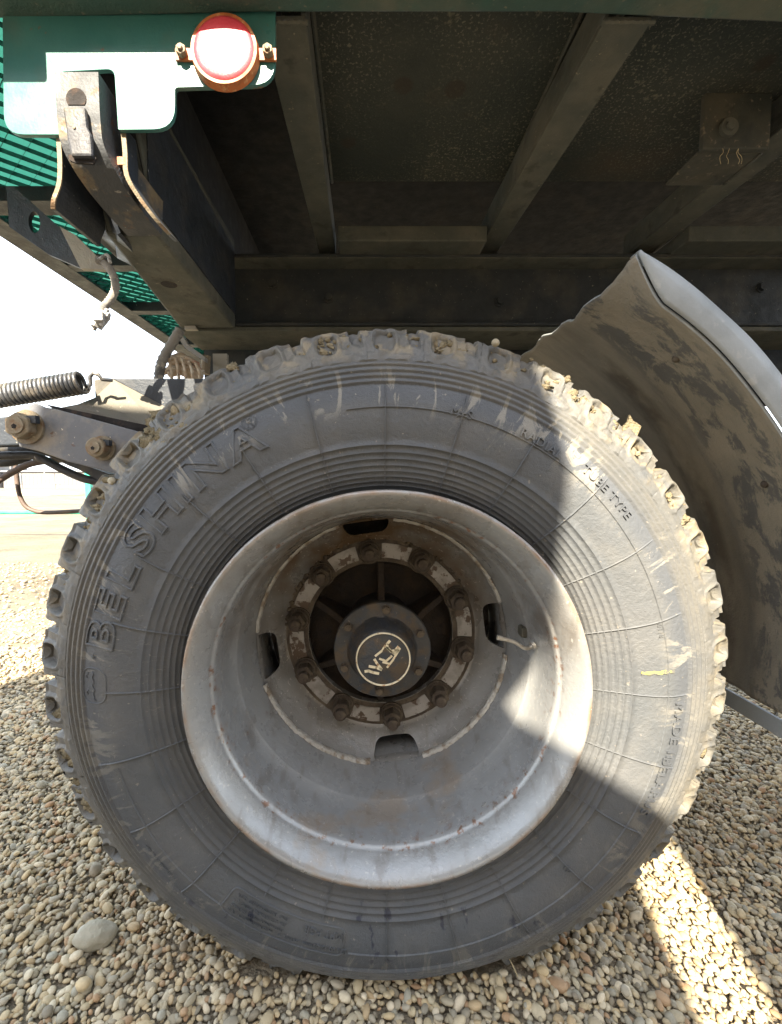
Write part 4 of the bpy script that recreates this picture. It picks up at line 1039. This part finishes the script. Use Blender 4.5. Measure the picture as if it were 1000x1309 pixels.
# suspension arm plates at the rear of the wheel
arm_pts = [(20, 531), (30, 519), (45, 515), (56, 520), (68, 522), (215, 562), (215, 625), (150, 606), (86, 590), (50, 577), (24, 571)]
P = [at(px, py, .16) for px, py in arm_pts]
mb = MB(); mb.prism(P, (0, .008, 0)); arm = mb.build('suspension_arm', M['lever'], truck, bevel=.002)
mb = MB(); mb.prism([at(px, py, .165) for px, py in ((-30, 536), (16, 531), (24, 538), (24, 569), (-30, 571))], (0, .03, 0)); mb.build('arm_link', M['dark_steel'], truck, bevel=.003)
def big_nut(px, py, r_, y):
    c = at(px, py, y); mb = MB(); mb.cyl((c.x, y + .002, c.z), (c.x, y - .003, c.z), r_ * 1.28, 28)
    n_ = mb.build('washer_plate', M['nut_tan'], arm, auto=40)
    mb = MB(); mb.cyl((c.x, y - .003, c.z), (c.x, y - .024, c.z), r_, 6 if r_ > .02 else 24)
    mb2 = mb.build('pivot_nut', M['nut_tan'], arm, bevel=.0025)
    mb = MB(); mb.cyl((c.x, y - .0238, c.z), (c.x, y - .0275, c.z), r_ * .62, 20); mb.build('pin_end', M['nut_tan'], arm, auto=40)
    mb = MB(); mb.cyl((c.x - .001, y - .0274, c.z - .002), (c.x - .001, y - .0282, c.z - .002), r_ * .20, 5); mb.build('pin_hole', M['hole'], arm)
    mb = MB(); mb.box((c.x + r_ * .55, y - .018, c.z + r_ * .2), (c.x + r_ * 1.25, y - .008, c.z + r_ * .75)); mb.build('lock_tab', M['dark_steel'], arm)
big_nut(35, 546, .0225, .157); big_nut(132, 573, .0165, .157)
# gusset planes above the arm
mb = MB(); mb.prism([at(144, 484, .26), at(260, 484, .26), at(260, 540, .26), at(213, 521, .26)], (0, .012, 0)); mb.build('gusset_web', M['dark_steel'], truck, bevel=.001)
mb = MB(); mb.prism([at(121, 486, .24), at(146, 485, .262), at(216, 521, .262), at(215, 560, .20), at(75, 522, .20), at(96, 518, .20), at(122, 508, .235)], (0, .010, .004)); mb.build('gusset_shelf', M['dust_steel'], truck)
mb = MB(); mb.prism([at(58, 516.5, .178), at(200, 546, .178), at(200, 562, .178), at(70, 524, .178)], (0, .012, 0)); mb.build('gap_shade', M['hole'], truck)  # dark strip standing in for the shaded gap above the arm
# coil spring and its hook
mb = MB(); A = at(-40, 513, .20); B = at(106, 489, .20); ax = (B - A); L_ = ax.length; ax.normalize()
u = Vector((0, 1, 0)); q_ = ax.cross(u); turns = 27; pts = []
for i in range(turns * 14 + 1):
    t = i / (turns * 14); a = 2 * PI * turns * t
    pts.append(A + ax * L_ * t + (u * math.cos(a) + q_ * math.sin(a)) * .0175)
end = pts[-1]
pts += [at(112, 497, .195), at(116, 492, .20), at(115, 482, .20), at(119, 477, .20), at(126, 479, .20), at(131, 485, .205), at(144, 486, .21)]
mb.tube(pts, .0036, 7); mb.build('coil_spring', M['spring'], truck, True)
# hoses under the arm
def hose(name, pts, y, r_, mat, dy=0):
    mb = MB(); mb.tube([at(px, py, y + dy * i) for i, (px, py) in enumerate(pts)], r_, 12, smooth_n=6); return mb.build(name, M[mat], truck, True)
hose('brake_hose', [(-30, 584), (20, 582), (48, 584), (80, 600), (112, 613), (150, 618)], .20, .0075, 'hose')
hose('brake_hose', [(-30, 574), (30, 575), (60, 577), (100, 594), (160, 612)], .23, .0085, 'hose')
hose('brake_hose', [(-30, 590), (10, 590), (36, 583)], .26, .0100, 'hose')
hose('brown_hose', [(-20, 627), (10, 607), (36, 594), (62, 589), (90, 587)], .24, .0062, 'hose_brown')
hose('bent_pipe', [(20, 590), (22, 612), (25, 632), (33, 647), (48, 654), (70, 655), (120, 652)], .33, .0044, 'hose_brown')
mb = MB(); mb.prism([at(84, 586, .18), at(140, 606, .18), at(128, 615, .18), at(100, 600, .18), at(84, 592, .18)], (0, .03, 0)); mb.build('bump_stop', M['hose'], truck)

# added tank-shaped blocker, out of view, cuts light from the right; bolts and welds on the frame
mb = MB(); tk = roundpoly([(.02, .34), (.66, .34), (.66, 1.12), (.02, 1.12)], .10, 5); mb.prism([(1.22, y, z) for y, z in tk], (1.1, 0, 0)); mb.build('tank_blocker', M['chassis'], truck)
for px, py in ((975, 367), (640, 385), (420, 380), (348, 362)):
    q = at(px, py, .574); mb = MB(); mb.cyl((q.x, .577, q.z), (q.x, .568, q.z), .010, 6).cyl((q.x, .5765, q.z), (q.x, .574, q.z), .014, 14); mb.build('frame_bolt', M['web'], truck)
for xx0, xx1 in ((-.170, -.104), (.273, .342), (.668, .734)):
    mb = MB(); mb.tube([(xx0 + (xx1 - xx0) * i / 14, .006 + .0012 * (i % 2), ZB - .001) for i in range(15)], .003, 7); mb.build('weld_bead', M['beam'], truck)
for xx, ya, yb_ in ((-.107, .01, .41), (.277, .01, .41)):
    mb = MB(); mb.tube([(xx + (.003 if xx < 0 else -.003), ya + (yb_ - ya) * i / 50, ZB + .068 - .001 * (i % 2)) for i in range(51)], .0035, 6); mb.build('weld_bead', M['beam'], truck)

# mudguard: a quarter barrel round the wheel with a turned-out lip and a torn end
def guard():
    a_top, a_bot = 61.5, -6.5; na, ny_ = 120, 40
    vv, ff, attr, mi = [], [], [], []
    def Rr(y, a):                     # stepped section across
        r_ = .649 + .05 * y
        r_ += .010 * (1 / (1 + math.exp(-(y - .16) / .004))) - .008 * (1 / (1 + math.exp(-(y - .21) / .005)))
        r_ += .004 * math.sin(y * 26) + .003 * noise.noise(Vector((a * 4, y * 8, 0)))
        return r_
    for i in range(na + 1):
        t = i / na; a0 = D2(a_top + (a_bot - a_top) * t)
        for j in range(ny_ + 1):
            y = -.002 + .42 * (j / ny_)
            torn = D2(.9) * noise.noise(Vector((y * 16, 2, 0))) + D2(.22) * noise.noise(Vector((y * 60, 5, 0)))
            a = a0 + (torn * (1 - t) ** 6)
            # the corner is bent outward
            up = max(0, 1 - t / .085) ** 1.4 * max(0, 1 - (j / ny_) / .16) * .036
            r_ = Rr(y, a) + up
            vv.append((r_ * math.cos(a), y, YO + r_ * math.sin(a))); attr.append((a * .668, y, 0))
    w_ = ny_ + 1
    for i in range(na):
        for j in range(ny_): ff.append([i*w_ + j, i*w_ + j + 1, (i+1)*w_ + j + 1, (i+1)*w_ + j])
    me = mesh('mudguard', vv, ff, [M['guard_in'], M['guard_out']], True)
    at_ = me.attributes.new('uvw', 'FLOAT_VECTOR', 'POINT'); at_.data.foreach_set('vector', np.array(attr, dtype=np.float32).ravel())
    o = obj('mudguard', me, truck, -root_loc(truck)); 
    s_ = o.modifiers.new('solid', 'SOLIDIFY'); s_.thickness = .004; s_.offset = 1; s_.material_offset = 1; s_.material_offset_rim = 1
    o['label'] = 'mud-stained quarter-round mudguard with a torn upper end'
    # lip
    vv, ff = [], []
    for i in range(na + 1):
        t = i / na; a = D2(a_top + (a_bot - a_top) * t); y0 = -.002
        a += (D2(.9) * noise.noise(Vector((y0 * 16, 2, 0))) + D2(.22) * noise.noise(Vector((y0 * 60, 5, 0)))) * (1 - t) ** 6
        up = max(0, 1 - t / .085) ** 1.4 * .036
        r0 = Rr(y0, a) + up + .0004
        r1 = max(.6900 + .0015 * noise.noise(Vector((t * 9, 0, 0))) + 0, r0 + .0015)
        for k, (rr_, yy) in enumerate(((r0, -.0045), (r0 + (r1-r0)*.12, -.0062), (r0 + (r1-r0)*.6, -.0060), (r1 - .0015, -.0035), (r1, .003), (r1, .018))):
            vv.append((rr_ * math.cos(a), yy, YO + rr_ * math.sin(a)))
    for i in range(na):
        for j in range(5): ff.append([i*6 + j, i*6 + j + 1, (i+1)*6 + j + 1, (i+1)*6 + j])
    me = mesh('guard_lip', vv, ff, M['guard_out'], True); l = obj('guard_lip', me, o); s_ = l.modifiers.new('s', 'SOLIDIFY'); s_.thickness = .0015; s_.offset = 0
    # end strip across the lower edge
    a = D2(a_bot); mb = MB(); r_ = .655
    p0 = Vector((r_ * math.cos(a), 0, YO + r_ * math.sin(a)))
    mb.prism([p0 + Vector((.0, -.004, -.012)), p0 + Vector((.0, .42, -.012)), p0 + Vector((.0, .42, -.042)), p0 + Vector((0, -.004, -.042))], (.006, 0, 0)); st = mb.build('guard_end_strip', M['guard_out'], o, bevel=.001)
    for px, py, y in ((866, 457, .07), (972, 622, .07)):
        c = at(px, py, y); mb = MB(); v0, f0 = ico(2)
        a = math.atan2(c.z - YO, c.x); c = Vector((.653 * math.cos(a), y, YO + .653 * math.sin(a)))
        mb.add([(c.x + p[0]*.006, c.y + p[1]*.006, c.z + p[2]*.006) for p in v0], f0.tolist()); mb.build('guard_bolt', M['rust'], o, True)
    return o
guard()

# ------------------------------------------------------------------ far yard
def fence():
    fo = base('green_barrier', (-5.2, 6.0, 0), 'low green tubular barrier across the sandy yard beyond the truck', 'barrier')
    z = at(60, 655, 6.0).z
    mb = MB(); mb.cyl((-9, 6.0, z), (-2.6, 6.0, z), .028, 10); mb.build('rail', M['fence'], fo, auto=40)
    zt = at(60, 588, 6.0).z
    for px in (-300, 111):
        x = at(px, 640, 6.0).x; mb = MB(); mb.box((x - .04, 6.035, -.02), (x + .04, 6.095, zt + .06)); mb.build('post', M['fence'], fo)
fence()
def building(x0, x1, y, z1, label, floors, bays):
    b = base('far_building', ((x0+x1)/2, y, 0), label, 'building')
    mb = MB(); mb.box((x0, y, -.1), (x1, y + 12, z1)); mb.build('wall', M['building'], b)
    mb = MB(); mb.box((x0 - .4, y - .5, z1 + .001), (x1 + .4, y + 12.5, z1 + .35)); mb.build('roof', M['far_mast'], b)
    dx = (x1 - x0) / bays; dz = z1 / floors
    wm = MB(); wm.box((-dx*.28, -.08, -dz*.28), (dx*.28, .05, dz*.28)); wme = mesh('window', wm.v, wm.f, M['far_glass'])
    for i in range(bays):
        for j in range(floors):
            obj('window', wme, b, (x0 + dx*(i+.5) - (x0+x1)/2, 0, dz*(j+.5)))
building(-99.5, -76, 120, 4.4, 'long low pale far building with many upright windows under the truck arm', 1, 22)
building(-113, -100.5, 118, 6.2, 'taller far building beside the long low one', 2, 9)
for i, (x, h, lab) in enumerate(((-95, 7.5, 'thin grey mast rising over the left part of the long far building'), (-86, 6.5, 'shorter grey mast over the middle of the long far building'))):
    mb = MB(); mb.cyl((x, 117, -.1), (x, 117, h), .10, 6); o = mb.build('mast', M['far_mast']); o['label'] = lab; o['category'] = 'mast'
# spoil heaps
for i, (x, y, sx, sz, lab) in enumerate(((-26, 34, 3.5, .45, 'low sandy spoil heap in front of the far buildings'), (-38, 38, 3.0, .7, 'larger spoil heap by the barrier post'),)):
    pebble_obj('spoil_heap', (x, y, 0), sx, 2.0, sz, 0, lab, 'heap', M['ground'], i + 2)
c = at(86, 700, 3.3); lumpsv = [(c.x + random.gauss(0, .12), 3.6 + random.gauss(0, .12), .01, random.uniform(.015, .04)) for _ in range(26)]
cl = lumps('dirt_clods', lumpsv, None, M['rust'])
# overhead wire
mb = MB(); mb.tube([at(-80, 345, 30), at(0, 336, 30), at(31, 331, 30), at(160, 318, 30)], .02, 6, smooth_n=4); o = mb.build('overhead_wire', M['hose']); o['label'] = 'single dark overhead wire crossing the white sky'; o['category'] = 'wire'

# ------------------------------------------------------------------ added shade screen behind the camera
# Made-up blocker out of view, cut to shade the wheel except one sunlit gap.
sc_ = base('shade_screen', (-.6, -1.8, 0), 'added screen of boards on posts, out of view, shaped to shade the wheel', 'screen')
YS = -1.8
def shade_plank(x0, x1, z0, z1, pts=None):
    mb = MB()
    if pts: mb.prism([(x, YS, z) for x, z in pts], (0, .025, 0))
    else: mb.box((x0, YS, z0), (x1, YS + .025, z1))
    mb.build('shade_board', M['shade_board'], sc_)
# helper: shadow coordinates (x, z on the plane y=.02) -> screen
sx = lambda x: x - .2 * (.02 - YS); sz = lambda z: z + .857 * (.02 - YS)
shade_plank(0, 0, 0, 0, [(-2.04, .30), (sx(-.02), .30), (sx(-.02), 2.50), (-2.04, 2.50)])
shade_plank(0, 0, 0, 0, [(sx(-.018), .30), (sx(.47), .30), (sx(.47), sz(.255)), (sx(.372), sz(.305)), (sx(.262), sz(.385)), (sx(.215), sz(.455)), (sx(.195), sz(.52)), (sx(.240), sz(.58)), (sx(.247), sz(.68)), (sx(.255), sz(.80)), (sx(.215), sz(1.0)), (sx(-.018), sz(1.0))])
shade_plank(0, 0, 0, 0, [(-.98, 2.501), (sx(.213), 2.501), (sx(.213), sz(1.09)), (-.98, sz(1.09))])
shade_plank(0, 0, 0, 0, [(sx(.215), sz(1.003)), (sx(.40), sz(.972)), (sx(.62), sz(.965)), (sx(.62), sz(1.22)), (sx(.215), sz(1.22))])
shade_plank(0, 0, 0, 0, [(sx(.612), .30), (sx(3.2), .30), (sx(3.2), sz(1.2)), (sx(.622), sz(1.2)), (sx(.622), sz(.96)), (sx(.402), sz(.968)), (sx(.452), sz(.90)), (sx(.508), sz(.80)), (sx(.538), sz(.6)), (sx(.540), sz(.5)), (sx(.585), sz(.26))])
for x in (-2.0, -1.0, 1.0):
    mb = MB(); mb.box((x, YS + .026, 0), (x + .07, YS + .096, 2.5)); mb.build('post', M['shade_board'], sc_)
